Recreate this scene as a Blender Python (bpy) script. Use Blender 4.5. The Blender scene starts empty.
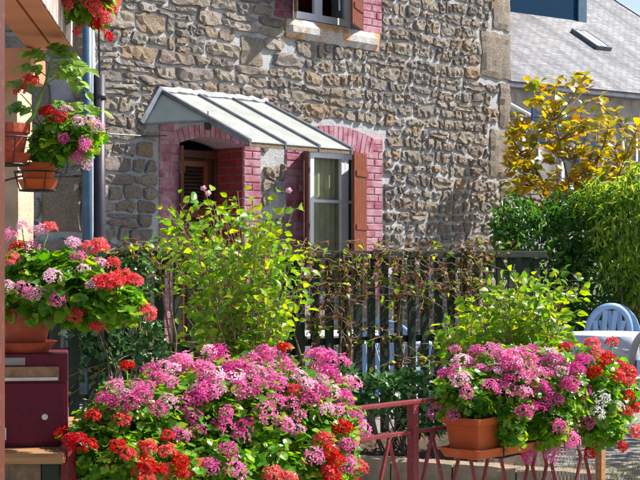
import bpy, bmesh, math, random
import numpy as np
from mathutils import Vector, Matrix, Quaternion
from mathutils.geometry import delaunay_2d_cdt

rnd = random.Random(7)
rng = np.random.default_rng(11)
SC = bpy.context.scene
COL = SC.collection
PI = math.pi

# ------------------------------------------------------------------ camera
EYE = 1.45
FPX = 1500.0
cam_d = bpy.data.cameras.new('camera')
cam = bpy.data.objects.new('camera', cam_d)
COL.objects.link(cam)
cam.location = (0, 0, EYE)
cam.rotation_euler = (PI/2, 0, 0)
cam_d.sensor_width = 36.0
cam_d.lens = 36.0*FPX/640.0
cam_d.shift_y = 15.0/640.0
cam_d.clip_end = 3000
SC.camera = cam

# ------------------------------------------------------------------ sky, sun, exposure
SUN_EL = math.radians(47)
SUN_AZ = math.radians(74)          # clockwise from +Y
SUNV = Vector((math.sin(SUN_AZ)*math.cos(SUN_EL), math.cos(SUN_AZ)*math.cos(SUN_EL), math.sin(SUN_EL)))
world = bpy.data.worlds.new('World')
SC.world = world
world.use_nodes = True
wn = world.node_tree
sky = wn.nodes.new('ShaderNodeTexSky')
sky.sky_type = 'NISHITA'
sky.sun_disc = False
sky.sun_elevation = SUN_EL
sky.sun_rotation = SUN_AZ
sky.air_density = 1.0
sky.dust_density = 1.5
bg = wn.nodes['Background']
bg.inputs['Strength'].default_value = 0.09
wn.links.new(sky.outputs['Color'], bg.inputs['Color'])
sun_d = bpy.data.lights.new('sun', 'SUN')
sun_d.energy = 5.0
sun_d.angle = math.radians(0.5)
sun_d.color = (1.0, 0.95, 0.87)
sun = bpy.data.objects.new('sun', sun_d)
COL.objects.link(sun)
sun.rotation_euler = SUNV.to_track_quat('Z', 'Y').to_euler()
sun.location = (20, 5, 25)
SC.view_settings.view_transform = 'Standard'
SC.view_settings.look = 'None'
SC.view_settings.exposure = 1.02
SC.view_settings.gamma = 1.0

# ------------------------------------------------------------------ helpers
def P(px, py, d):
    """point seen at a pixel of the 640x480 photograph, d metres in front of the camera"""
    return Vector(((px-320)/FPX*d, d, EYE-(py-255)/FPX*d))

class NT:
    def __init__(s, name):
        s.m = bpy.data.materials.new(name)
        s.m.use_nodes = True
        s.t = s.m.node_tree
        s.t.nodes.clear()
        s.out = s.t.nodes.new('ShaderNodeOutputMaterial')
    def n(s, typ, props=None, **inp):
        nd = s.t.nodes.new('ShaderNode'+typ)
        for k, v in (props or {}).items():
            setattr(nd, k, v)
        for k, v in inp.items():
            key = k.replace('_', ' ')
            sock = nd.inputs[int(k[1:])] if (k[0] == 'i' and k[1:].isdigit()) else nd.inputs[key]
            if isinstance(v, bpy.types.NodeSocket):
                s.t.links.new(v, sock)
            else:
                sock.default_value = v
        return nd
    def ramp(s, fac, stops, interp='LINEAR'):
        r = s.t.nodes.new('ShaderNodeValToRGB')
        r.color_ramp.interpolation = interp
        el = r.color_ramp.elements
        while len(el) < len(stops):
            el.new(0.5)
        for e, (p, c) in zip(el, stops):
            e.position = p
            e.color = (*c, 1) if len(c) == 3 else c
        s.t.links.new(fac, r.inputs[0])
        return r.outputs[0]
    def mix(s, fac, a, b, mode='MIX'):
        m = s.t.nodes.new('ShaderNodeMix')
        m.data_type = 'RGBA'
        m.blend_type = mode
        for sock, v in ((m.inputs[0], fac), (m.inputs[6], a), (m.inputs[7], b)):
            if isinstance(v, bpy.types.NodeSocket):
                s.t.links.new(v, sock)
            elif isinstance(v, (int, float)):
                sock.default_value = v
            else:
                sock.default_value = (*v, 1) if len(v) == 3 else v
        return m.outputs[2]
    def noise(s, vec, scale, detail=4, rough=0.55):
        return s.n('TexNoise', Vector=vec, Scale=scale, Detail=detail, Roughness=rough).outputs[0]
    def pos(s):
        return s.n('NewGeometry').outputs['Position']
    def obj(s):
        return s.n('TexCoord').outputs['Object']
    def rand(s):
        a = s.n('ObjectInfo').outputs['Random']
        b = s.n('NewGeometry').outputs['Random Per Island']
        add = s.n('Math', {'operation': 'ADD'}, i0=a, i1=b).outputs[0]
        return s.n('Math', {'operation': 'FRACT'}, i0=add).outputs[0]
    def bump(s, h, strength=0.5, dist=0.01):
        return s.n('Bump', Height=h, Strength=strength, Distance=dist).outputs[0]
    def done(s, surf):
        s.t.links.new(surf, s.out.inputs[0])
        return s.m
    def pbr(s, color, rough=0.6, normal=None, metallic=0.0, spec=0.5, **kw):
        p = s.n('BsdfPrincipled', Base_Color=color if isinstance(color, bpy.types.NodeSocket) else (*color, 1), Metallic=metallic)
        if isinstance(rough, bpy.types.NodeSocket):
            s.t.links.new(rough, p.inputs['Roughness'])
        else:
            p.inputs['Roughness'].default_value = rough
        p.inputs['Specular IOR Level'].default_value = spec
        for k, v in kw.items():
            p.inputs[k.replace('_', ' ')].default_value = v
        if normal is not None:
            s.t.links.new(normal, p.inputs['Normal'])
        return p.outputs[0]

MT = {}
def plain(name, c, rough=0.6, var=0.25, scale=12, bump=0.2, bscale=60, bdist=0.003, metallic=0.0, spec=0.4, c2=None, space='pos'):
    t = NT(name)
    v = t.pos() if space == 'pos' else t.obj()
    f = t.ramp(t.noise(v, scale, 6), [(0.3, (0, 0, 0)), (0.7, (1, 1, 1))])
    ca = tuple(x*(1-var) for x in c)
    cb = c2 if c2 else tuple(min(1, x*(1+var)) for x in c)
    colr = t.mix(f, ca, cb)
    nb = t.bump(t.noise(v, bscale, 5), bump, bdist)
    MT[name] = t.done(t.pbr(colr, rough, nb, metallic, spec))

def leafmat(name, cols, trans=0.45, rough=0.4, spot=None, hue=0.49):
    t = NT(name)
    r = t.rand()
    k = len(cols)-1
    base = t.ramp(r, [(i/k, c) for i, c in enumerate(cols)])
    nz = t.noise(t.pos(), 35, 3)
    base = t.mix(t.ramp(nz, [(0.35, (0, 0, 0)), (0.75, (1, 1, 1))]), base, t.mix(0.35, base, spot or (0.3, 0.32, 0.05)))
    tr = t.n('HueSaturation', Hue=hue, Saturation=1.1, Value=1.5, Color=base).outputs[0]
    p = t.pbr(base, rough, t.bump(t.noise(t.pos(), 120, 2), 0.25, 0.002), spec=0.4)
    tl = t.n('BsdfTranslucent', Color=tr).outputs[0]
    MT[name] = t.done(t.n('MixShader', Fac=trans, i1=p, i2=tl).outputs[0])

def petalmat(name, cols, trans=0.48):
    t = NT(name)
    k = len(cols)-1
    base = t.ramp(t.n('NewGeometry').outputs['Random Per Island'], [(i/k, c) for i, c in enumerate(cols)])
    streak = t.ramp(t.noise(t.pos(), 260, 2), [(0.35, (0.82, 0.82, 0.82)), (0.65, (1, 1, 1))])
    orr = t.n('ObjectInfo').outputs['Random']
    base = t.mix(1.0, base, streak, 'MULTIPLY')
    val = t.n('MapRange', Value=orr, From_Min=0.0, From_Max=1.0, To_Min=0.8, To_Max=1.2).outputs[0]
    sat = t.n('MapRange', Value=orr, From_Min=0.0, From_Max=1.0, To_Min=1.12, To_Max=0.85).outputs[0]
    base = t.n('HueSaturation', Color=base, Value=val, Saturation=sat).outputs[0]
    p = t.pbr(base, 0.55, spec=0.25)
    tl = t.n('BsdfTranslucent', Color=base).outputs[0]
    MT[name] = t.done(t.n('MixShader', Fac=trans, i1=p, i2=tl).outputs[0])

def stonemat(name, cols, speck=0.5):
    t = NT(name)
    v = t.pos()
    r = t.rand()
    k = len(cols)-1
    base = t.ramp(r, [(i/k, c) for i, c in enumerate(cols)])
    n1 = t.noise(v, 9, 6, 0.65)
    base = t.mix(t.ramp(n1, [(0.38, (0, 0, 0)), (0.68, (1, 1, 1))]), base, t.mix(0.4, base, (0.44, 0.31, 0.20)))
    n2 = t.noise(v, 55, 5, 0.75)
    base = t.mix(speck, base, t.ramp(n2, [(0.34, (0.25, 0.24, 0.25)), (0.5, (0.9, 0.9, 0.9)), (0.68, (1.7, 1.65, 1.6))]), 'MULTIPLY')
    n3 = t.noise(v, 5, 5, 0.7)
    base = t.mix(t.ramp(n3, [(0.6, (0, 0, 0)), (0.72, (0.55, 0.55, 0.55))]), base, (0.5, 0.49, 0.47))
    h = t.n('Math', {'operation': 'ADD'}, i0=t.noise(v, 26, 8, 0.7), i1=t.noise(v, 90, 4, 0.6)).outputs[0]
    MT[name] = t.done(t.pbr(base, 0.88, t.bump(h, 1.0, 0.045), spec=0.25))

stonemat('stone', [(0.43, 0.39, 0.345), (0.28, 0.26, 0.245), (0.53, 0.47, 0.39), (0.36, 0.325, 0.31), (0.50, 0.37, 0.25), (0.31, 0.275, 0.28), (0.56, 0.51, 0.46), (0.42, 0.36, 0.29)])
stonemat('granite', [(0.40, 0.36, 0.31), (0.33, 0.29, 0.25), (0.45, 0.40, 0.34)], 0.65)

def mortarmat():
    t = NT('mortar')
    v = t.pos()
    c = t.ramp(t.noise(v, 6, 6, 0.6), [(0.3, (0.40, 0.415, 0.44)), (0.7, (0.54, 0.55, 0.56))])
    c = t.mix(0.5, c, t.ramp(t.noise(v, 70, 5, 0.7), [(0.3, (0.6, 0.6, 0.6)), (0.6, (1.1, 1.1, 1.1))]), 'MULTIPLY')
    h = t.n('Math', {'operation': 'ADD'}, i0=t.noise(v, 14, 6, 0.6), i1=t.noise(v, 80, 4, 0.6)).outputs[0]
    MT['mortar'] = t.done(t.pbr(c, 0.95, t.bump(h, 0.9, 0.02), spec=0.1))
mortarmat()

def brickmat():
    t = NT('brick')
    v = t.pos()
    base = t.ramp(t.n('ObjectInfo').outputs['Random'], [(0, (0.27, 0.055, 0.085)), (0.3, (0.34, 0.09, 0.14)), (0.6, (0.40, 0.15, 0.20)), (0.85, (0.30, 0.065, 0.11)), (1, (0.48, 0.25, 0.31))])
    base = t.mix(t.ramp(t.noise(v, 7, 6, 0.65), [(0.40, (0, 0, 0)), (0.64, (0.85, 0.85, 0.85))]), base, (0.52, 0.33, 0.39))
    base = t.mix(0.55, base, t.ramp(t.noise(v, 60, 4, 0.7), [(0.3, (0.5, 0.5, 0.5)), (0.62, (1.15, 1.15, 1.15))]), 'MULTIPLY')
    MT['brick'] = t.done(t.pbr(base, 0.8, t.bump(t.noise(v, 70, 6, 0.7), 0.8, 0.01), spec=0.25))
brickmat()

plain('brick_red', (0.30, 0.035, 0.04), 0.75, 0.3, 14, 0.6, 70, 0.008)
plain('brick_mortar', (0.44, 0.33, 0.37), 0.9, 0.15, 20, 0.6, 70, 0.006)
plain('brown_paint', (0.13, 0.026, 0.009), 0.42, 0.25, 18, 0.3, 90, 0.002, c2=(0.19, 0.045, 0.014))
plain('dark_wood', (0.075, 0.028, 0.014), 0.5, 0.3, 15, 0.3, 60)
plain('white_paint', (0.72, 0.75, 0.80), 0.35, 0.07, 8, 0.1)
plain('curtain', (0.55, 0.52, 0.36), 0.9, 0.2, 6, 0.2, 30)
plain('zinc', (0.15, 0.16, 0.19), 0.42, 0.3, 10, 0.2, 60, metallic=0.35)
plain('lead', (0.23, 0.25, 0.30), 0.5, 0.25, 12, 0.3, 40, metallic=0.3)
plain('blue_grey_paint', (0.062, 0.12, 0.19), 0.4, 0.18, 7, 0.15)
plain('dark_pipe', (0.035, 0.028, 0.042), 0.45, 0.25, 9, 0.15)
plain('fence_green', (0.010, 0.022, 0.015), 0.6, 0.4, 9, 0.5, 50, c2=(0.026, 0.04, 0.022))
plain('twig', (0.26, 0.17, 0.095), 0.85, 0.35, 40, 0.5, 120)
plain('bark', (0.19, 0.14, 0.09), 0.9, 0.35, 30, 0.7, 90, 0.006)
plain('green_stem', (0.16, 0.27, 0.05), 0.6, 0.3, 30, 0.2)
plain('soil', (0.06, 0.04, 0.026), 0.95, 0.5, 30, 1.0, 60, 0.02)
def terra(name, c1, c2):
    t = NT(name)
    v = t.pos()
    c = t.mix(t.noise(v, 16, 5), c1, c2)
    c = t.mix(t.ramp(t.noise(v, 9, 7, 0.7), [(0.52, (0, 0, 0)), (0.75, (0.55, 0.55, 0.55))]), c, (0.50, 0.30, 0.20))
    c = t.mix(t.ramp(t.noise(v, 23, 6, 0.75), [(0.58, (0, 0, 0)), (0.70, (0.6, 0.6, 0.6))]), c, (0.16, 0.055, 0.03))
    MT[name] = t.done(t.pbr(c, 0.6, t.bump(t.noise(v, 90, 5), 0.35, 0.003), spec=0.3))
terra('terracotta', (0.42, 0.075, 0.016), (0.52, 0.11, 0.026))
terra('terracotta_dark', (0.28, 0.045, 0.02), (0.38, 0.07, 0.03))
plain('white_plastic', (0.74, 0.75, 0.78), 0.35, 0.06, 6, 0.08)
plain('blue_tinted_plastic', (0.27, 0.42, 0.68), 0.38, 0.08, 6, 0.08)  # white plastic with blue sky shade mixed into the base colour
plain('beige_plastic', (0.60, 0.55, 0.55), 0.4, 0.08, 6, 0.08)
plain('wire', (0.02, 0.018, 0.018), 0.5, 0.2, 30, 0.1)
plain('steel', (0.55, 0.55, 0.56), 0.35, 0.15, 30, 0.1, metallic=0.9)
plain('brass', (0.26, 0.14, 0.075), 0.4, 0.35, 40, 0.15, metallic=0.4)
plain('salmon', (0.52, 0.20, 0.10), 0.7, 0.12, 5, 0.4, 40, c2=(0.58, 0.25, 0.135))
plain('groove', (0.15, 0.04, 0.02), 0.8, 0.2)
plain('render_tan', (0.46, 0.35, 0.25), 0.9, 0.3, 7, 0.8, 45, 0.012)
plain('cloth', (0.52, 0.55, 0.64), 0.85, 0.15, 40, 0.2, 120)
plain('concrete', (0.27, 0.20, 0.13), 0.92, 0.3, 10, 0.9, 50, 0.012)
plain('grass_dry', (0.40, 0.36, 0.16), 0.8, 0.3)
plain('louvre', (0.05, 0.03, 0.022), 0.5, 0.3)
plain('granite_wall', (0.24, 0.235, 0.245), 0.9, 0.3, 3, 0.7, 18, 0.02, c2=(0.36, 0.34, 0.34))
plain('timber_grey', (0.30, 0.275, 0.25), 0.85, 0.3, 5, 0.4, 25)
plain('shaded_slate', (0.002, 0.030, 0.075), 0.7, 0.35, 30, 0.4, 25, spec=0.08)  # dormer slates, shade put into the base colour
plain('stair_blue', (0.018, 0.065, 0.14), 0.5, 0.2)
plain('dark_glass', (0.02, 0.025, 0.03), 0.08, 0.2, 3, 0.02, spec=0.8)  # dark glossy panes of the far windows

def peel():
    t = NT('peeling_paint')
    v = t.n('Mapping', Vector=t.pos(), Scale=(30, 9, 3)).outputs[0]
    f = t.ramp(t.noise(v, 2.2, 6, 0.7), [(0.45, (0, 0, 0)), (0.53, (1, 1, 1))])
    c = t.mix(f, (0.70, 0.62, 0.57), (0.34, 0.24, 0.22))
    MT['peeling_paint'] = t.done(t.pbr(c, 0.8, t.bump(f, 0.5, 0.004)))
peel()

def wood():
    t = NT('plank_wood')
    v = t.n('Mapping', Vector=t.pos(), Scale=(2.0, 26, 26)).outputs[0]
    c = t.ramp(t.noise(v, 2.0, 6, 0.65), [(0.3, (0.20, 0.09, 0.035)), (0.7, (0.42, 0.22, 0.085))])
    MT['plank_wood'] = t.done(t.pbr(c, 0.75, t.bump(t.noise(v, 4, 6), 0.5, 0.004)))
wood()

def worn_red(name, base, rust, thr, chips=(0.66, 0.72)):
    t = NT(name)
    v = t.pos()
    f = t.ramp(t.noise(v, 42, 7, 0.7), [(thr, (0, 0, 0)), (thr+0.05, (1, 1, 1))])
    c = t.mix(f, t.mix(t.noise(v, 12, 4), base, tuple(x*1.5 for x in base)), rust)
    f2 = t.ramp(t.noise(v, 110, 3, 0.6), [(chips[0], (0, 0, 0)), (chips[1], (1, 1, 1))])
    c = t.mix(f2, c, (0.45, 0.40, 0.38))
    MT[name] = t.done(t.pbr(c, 0.45, t.bump(f, 0.4, 0.002), spec=0.25))
worn_red('railing_red', (0.17, 0.022, 0.028), (0.13, 0.065, 0.045), 0.56)
worn_red('mailbox_maroon', (0.085, 0.004, 0.014), (0.06, 0.012, 0.016), 0.57, (0.80, 0.83))
worn_red('post_brown', (0.075, 0.024, 0.016), (0.13, 0.05, 0.032), 0.55, (0.8, 0.84))

def slate():
    t = NT('slate')
    v = t.obj()
    b = t.n('TexBrick', Vector=v, Color1=(0.10, 0.10, 0.11, 1), Color2=(0.20, 0.20, 0.21, 1), Mortar=(0.06, 0.06, 0.07, 1), Scale=1.0)
    b.inputs['Mortar Size'].default_value = 0.012
    b.inputs['Brick Width'].default_value = 0.22
    b.inputs['Row Height'].default_value = 0.11
    v2 = t.n('Mapping', Vector=v, Scale=(0.9, 0.16, 1)).outputs[0]
    st = t.ramp(t.noise(v2, 2.2, 6, 0.6), [(0.40, (0.50, 0.50, 0.53)), (0.60, (1.55, 1.53, 1.50))])
    c = t.mix(0.85, b.outputs['Color'], st, 'MULTIPLY')
    c = t.mix(t.ramp(t.noise(v, 7, 6, 0.7), [(0.52, (0, 0, 0)), (0.72, (0.5, 0.5, 0.5))]), c, (0.30, 0.29, 0.27))
    MT['slate'] = t.done(t.pbr(c, 0.5, t.bump(b.outputs['Fac'], 0.9, -0.012), spec=0.6))
slate()

def groundmats():
    t = NT('gravel')
    v = t.pos()
    n = t.n('TexVoronoi', Vector=v, Scale=55.0)
    c = t.ramp(n.outputs['Color'], [(0, (0.16, 0.145, 0.14)), (1, (0.34, 0.31, 0.28))])
    c = t.mix(t.ramp(t.noise(v, 1.2, 6), [(0.4, (0, 0, 0)), (0.65, (0.8, 0.8, 0.8))]), c, (0.30, 0.26, 0.19))
    MT['gravel'] = t.done(t.pbr(c, 0.95, t.bump(n.outputs['Distance'], 0.8, 0.02), spec=0.2))
    t = NT('patio')
    v = t.pos()
    c = t.ramp(t.noise(v, 3, 6), [(0.3, (0.16, 0.15, 0.14)), (0.7, (0.27, 0.25, 0.23))])
    MT['patio'] = t.done(t.pbr(c, 0.9, t.bump(t.noise(v, 40, 5), 0.5, 0.01), spec=0.2))
groundmats()

def glassmats():
    t = NT('awning_glass')
    v = t.pos()
    c = t.ramp(t.noise(v, 4, 5), [(0.3, (0.56, 0.60, 0.59)), (0.7, (0.72, 0.74, 0.72))])
    c = t.mix(t.ramp(t.noise(v, 22, 6, 0.75), [(0.55, (0, 0, 0)), (0.75, (0.7, 0.7, 0.7))]), c, (0.50, 0.48, 0.40))
    dif = t.n('BsdfDiffuse', Color=c).outputs[0]
    tl = t.n('BsdfTranslucent', Color=c).outputs[0]
    tp = t.n('BsdfTransparent', Color=(0.92, 0.95, 0.94, 1)).outputs[0]
    gl = t.n('BsdfGlossy', Roughness=0.15, Color=(1, 1, 1, 1)).outputs[0]
    fr = t.n('MapRange', Value=t.n('LayerWeight', Blend=0.25).outputs['Facing'], To_Min=0.03, To_Max=0.5).outputs[0]
    a = t.n('MixShader', Fac=0.42, i1=dif, i2=tl).outputs[0]
    a = t.n('MixShader', Fac=0.15, i1=a, i2=tp).outputs[0]
    MT['awning_glass'] = t.done(t.n('MixShader', Fac=fr, i1=a, i2=gl).outputs[0])
    t = NT('cheek_glass')
    c = t.ramp(t.noise(t.pos(), 6, 5), [(0.3, (0.50, 0.58, 0.54)), (0.7, (0.66, 0.68, 0.66))])
    dif = t.n('BsdfDiffuse', Color=c).outputs[0]
    tl = t.n('BsdfTranslucent', Color=c).outputs[0]
    tp = t.n('BsdfTransparent', Color=(0.8, 0.9, 0.85, 1)).outputs[0]
    a = t.n('MixShader', Fac=0.4, i1=dif, i2=tl).outputs[0]
    MT['cheek_glass'] = t.done(t.n('MixShader', Fac=0.3, i1=a, i2=tp).outputs[0])
    t = NT('window_glass')
    tp = t.n('BsdfTransparent', Color=(0.78, 0.84, 0.80, 1)).outputs[0]
    gl = t.n('BsdfGlossy', Roughness=0.03, Color=(1, 1, 1, 1)).outputs[0]
    fr = t.n('MapRange', Value=t.n('LayerWeight', Blend=0.3).outputs['Facing'], To_Min=0.03, To_Max=0.45).outputs[0]
    MT['window_glass'] = t.done(t.n('MixShader', Fac=fr, i1=tp, i2=gl).outputs[0])
glassmats()

G1, G2, G3 = (0.035, 0.10, 0.016), (0.07, 0.17, 0.022), (0.16, 0.27, 0.035)
leafmat('geranium_leaf', [(0.035, 0.14, 0.016), (0.09, 0.28, 0.022), (0.21, 0.42, 0.03), (0.045, 0.18, 0.028), (0.36, 0.48, 0.04), (0.06, 0.22, 0.02), (0.28, 0.44, 0.035)], 0.45, 0.34, (0.17, 0.34, 0.03), 0.497)
leafmat('shrub_leaf', [(0.05, 0.19, 0.015), (0.17, 0.38, 0.02), (0.36, 0.50, 0.03), (0.09, 0.29, 0.02), (0.055, 0.21, 0.02), (0.24, 0.44, 0.025), (0.50, 0.52, 0.04), (0.12, 0.33, 0.02)], 0.5, 0.35)
leafmat('magnolia_leaf', [(0.44, 0.34, 0.013), (0.56, 0.44, 0.016), (0.44, 0.22, 0.012), (0.11, 0.20, 0.02), (0.58, 0.46, 0.02), (0.20, 0.25, 0.02), (0.32, 0.12, 0.012), (0.08, 0.16, 0.02), (0.48, 0.38, 0.016)], 0.45, 0.3, (0.40, 0.32, 0.03))
leafmat('dark_leaf', [(0.018, 0.07, 0.014), (0.04, 0.15, 0.02), (0.10, 0.26, 0.03), (0.025, 0.09, 0.02)], 0.3, 0.4, (0.06, 0.12, 0.02))
leafmat('feather_leaf', [(0.11, 0.26, 0.03), (0.25, 0.42, 0.05), (0.42, 0.52, 0.07), (0.09, 0.25, 0.035), (0.04, 0.15, 0.025), (0.50, 0.54, 0.09)], 0.55, 0.4, (0.3, 0.40, 0.06), 0.492)
leafmat('dead_leaf', [(0.17, 0.075, 0.03), (0.26, 0.13, 0.055), (0.10, 0.045, 0.025), (0.33, 0.20, 0.10)], 0.25, 0.7, (0.1, 0.05, 0.02))
leafmat('ivy_leaf', [(0.022, 0.085, 0.020), (0.05, 0.17, 0.04), (0.035, 0.12, 0.03), (0.14, 0.28, 0.07)], 0.2, 0.3, (0.1, 0.15, 0.05))
leafmat('tomato_leaf', [(0.10, 0.26, 0.04), (0.18, 0.36, 0.06), (0.28, 0.44, 0.10)], 0.45, 0.4)
petalmat('pink_petal', [(0.92, 0.22, 0.53), (0.89, 0.15, 0.45), (0.93, 0.36, 0.63), (0.84, 0.09, 0.38), (0.94, 0.50, 0.72)], 0.55)
petalmat('magenta_petal', [(0.86, 0.09, 0.45), (0.90, 0.17, 0.53), (0.78, 0.05, 0.35), (0.91, 0.30, 0.60)], 0.55)
petalmat('pale_petal', [(0.92, 0.48, 0.66), (0.93, 0.62, 0.75), (0.88, 0.34, 0.56), (0.94, 0.72, 0.80)])
petalmat('red_petal', [(0.72, 0.022, 0.024), (0.82, 0.05, 0.04), (0.60, 0.012, 0.02), (0.85, 0.10, 0.09)])
petalmat('coral_petal', [(0.80, 0.03, 0.05), (0.86, 0.08, 0.09), (0.70, 0.015, 0.03), (0.87, 0.14, 0.13)])
petalmat('white_petal', [(0.85, 0.82, 0.84), (0.78, 0.72, 0.78), (0.88, 0.86, 0.84)])

# ---- mesh collecting
class MB:
    def __init__(s):
        s.v = []; s.f = []
    def add(s, vs, fs):
        o = len(s.v)
        s.v.extend([tuple(x) for x in vs])
        s.f.extend([tuple(i+o for i in f) for f in fs])
        return s
    def box(s, x0, x1, y0, y1, z0, z1):
        vs = [(x, y, z) for z in (z0, z1) for y in (y0, y1) for x in (x0, x1)]
        return s.add(vs, [(0, 2, 3, 1), (4, 5, 7, 6), (0, 1, 5, 4), (2, 6, 7, 3), (0, 4, 6, 2), (1, 3, 7, 5)])
    def quad(s, a, b, c, d):
        return s.add([a, b, c, d], [(0, 1, 2, 3)])
    def tube(s, pts, r0, r1=None, sides=5, cap=True):
        r1 = r0 if r1 is None else r1
        pts = [Vector(p) for p in pts]
        n = len(pts)
        vs, fs = [], []
        for i, p in enumerate(pts):
            d = (pts[min(i+1, n-1)]-pts[max(i-1, 0)])
            d = d.normalized() if d.length > 1e-9 else Vector((0, 0, 1))
            a = d.cross(Vector((0.13, 0.21, 1))) if abs(d.z) < 0.95 else d.cross(Vector((1, 0, 0)))
            a.normalize(); b = d.cross(a)
            r = r0+(r1-r0)*i/(n-1)
            for k in range(sides):
                q = 2*PI*k/sides
                vs.append(p+a*(r*math.cos(q))+b*(r*math.sin(q)))
        for i in range(n-1):
            for k in range(sides):
                k2 = (k+1) % sides
                fs.append((i*sides+k, i*sides+k2, (i+1)*sides+k2, (i+1)*sides+k))
        if cap:
            fs.append(tuple(range(sides-1, -1, -1)))
            fs.append(tuple((n-1)*sides+k for k in range(sides)))
        return s.add(vs, fs)
    def loft(s, rings, cap0=True, cap1=True):
        n = len(rings[0]); vs = []; fs = []
        for r in rings: vs.extend(r)
        for i in range(len(rings)-1):
            for k in range(n):
                k2 = (k+1) % n
                fs.append((i*n+k, i*n+k2, (i+1)*n+k2, (i+1)*n+k))
        if cap0: fs.append(tuple(range(n-1, -1, -1)))
        if cap1: fs.append(tuple((len(rings)-1)*n+k for k in range(n)))
        return s.add(vs, fs)
    def mesh(s, name, m, smooth=False):
        me = bpy.data.meshes.new(name)
        me.from_pydata(s.v, [], s.f)
        if m: me.materials.append(MT[m])
        if smooth:
            me.polygons.foreach_set('use_smooth', [True]*len(me.polygons))
        me.update()
        return me
    def build(s, name, m, parent=None, smooth=False, bevel=0):
        me = s.mesh(name, m, smooth)
        if bevel:
            bm = bmesh.new(); bm.from_mesh(me)
            bmesh.ops.remove_doubles(bm, verts=bm.verts, dist=1e-5)
            bmesh.ops.bevel(bm, geom=list(bm.edges), offset=bevel, segments=2, affect='EDGES', profile=0.7)
            bm.to_mesh(me); bm.free()
        return link(name, me, parent)

def link(name, me, parent=None, mtx=None):
    o = bpy.data.objects.new(name, me)
    COL.objects.link(o)
    if parent is not None: o.parent = parent
    if mtx is not None: o.matrix_local = mtx
    return o
def empty(name, loc=(0, 0, 0), rz=0.0):
    o = bpy.data.objects.new(name, None)
    o.empty_display_size = 0.1
    COL.objects.link(o)
    o.location = loc; o.rotation_euler = (0, 0, rz)
    return o
def tag(o, label=None, cat=None, group=None, kind=None):
    if label: o['label'] = label
    if cat: o['category'] = cat
    if group: o['group'] = group
    if kind: o['kind'] = kind
    return o
def thing(name, label, cat, loc=(0, 0, 0), rz=0.0, group=None):
    return tag(empty(name, loc, rz), label, cat, group)
def circ(r, z, n=24, cx=0, cy=0):
    return [(cx+r*math.cos(2*PI*k/n), cy+r*math.sin(2*PI*k/n), z) for k in range(n)]
def rrect(lx, ly, z, c=0.012):
    out = []
    for sx, sy, a0 in ((1, 1, 0), (-1, 1, 90), (-1, -1, 180), (1, -1, 270)):
        for k in range(3):
            a = math.radians(a0+45*k)
            out.append((sx*(lx-c)+c*math.cos(a), sy*(ly-c)+c*math.sin(a), z))
    return out
def unit(v):
    return v/np.maximum(np.linalg.norm(v, axis=-1, keepdims=True), 1e-9)

# ---- leaves
def leaf_shape(kind):
    if kind == 'ovate':
        pr = [(0.0, 0.0), (0.16, 0.30), (0.42, 0.44), (0.70, 0.30), (1.0, 0.0)]
    elif kind == 'lance':
        pr = [(0.0, 0.0), (0.3, 0.5), (0.7, 0.36), (1.0, 0.0)]
    elif kind == 'obovate':
        pr = [(0.0, 0.0), (0.25, 0.14), (0.55, 0.36), (0.8, 0.36), (1.0, 0.0)]
    if kind in ('ovate', 'lance', 'obovate'):
        n = len(pr)
        vs, fs = [], []
        for y, x in pr: vs.append((0, y, -0.20*y*y))          # midrib, tip bending down
        for y, x in pr[1:-1]: vs.append((x, y, 0.34*x-0.16*y*y))
        for y, x in pr[1:-1]: vs.append((-x, y, 0.34*x-0.16*y*y))
        m = n-2
        for side in (0, 1):
            o = n+side*m
            q = []
            q.append((0, 1, o)); 
            for k in range(1, m): q.append((k, k+1, o+k)); q.append((k, o+k, o+k-1))
            q.append((n-2, n-1, o+m-1))
            fs.extend(q if side == 1 else [t[::-1] for t in q])
        return np.array(vs, float), fs
    if kind == 'lobed':      # round, scalloped, cupped
        vs = [(0, 0.42, -0.10)]
        k = 12
        for i in range(k):
            a = -PI/2+0.28+(2*PI-0.56)*i/(k-1)
            r = 0.52 if i % 3 != 1 else 0.60
            if i % 3 == 0: r = 0.45
            vs.append((r*math.cos(a), 0.42+r*math.sin(a), 0.07*math.cos(3*a)+0.03))
        return np.array(vs, float), [(0, i, i+1) for i in range(1, k)]
    if kind == 'ivy':
        o = [(0, 0), (0.34, -0.08), (0.52, 0.22), (0.28, 0.42), (0.22, 0.72), (0, 1.0), (-0.22, 0.72), (-0.28, 0.42), (-0.52, 0.22), (-0.34, -0.08)]
        vs = [(0, 0.35, -0.06)]+[(x, y, 0.05*abs(x)) for x, y in o]
        return np.array(vs, float), [(0, i, i % 10+1) for i in range(1, 11)]
LEAF = {k: leaf_shape(k) for k in ('ovate', 'lance', 'obovate', 'lobed', 'ivy')}

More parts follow.
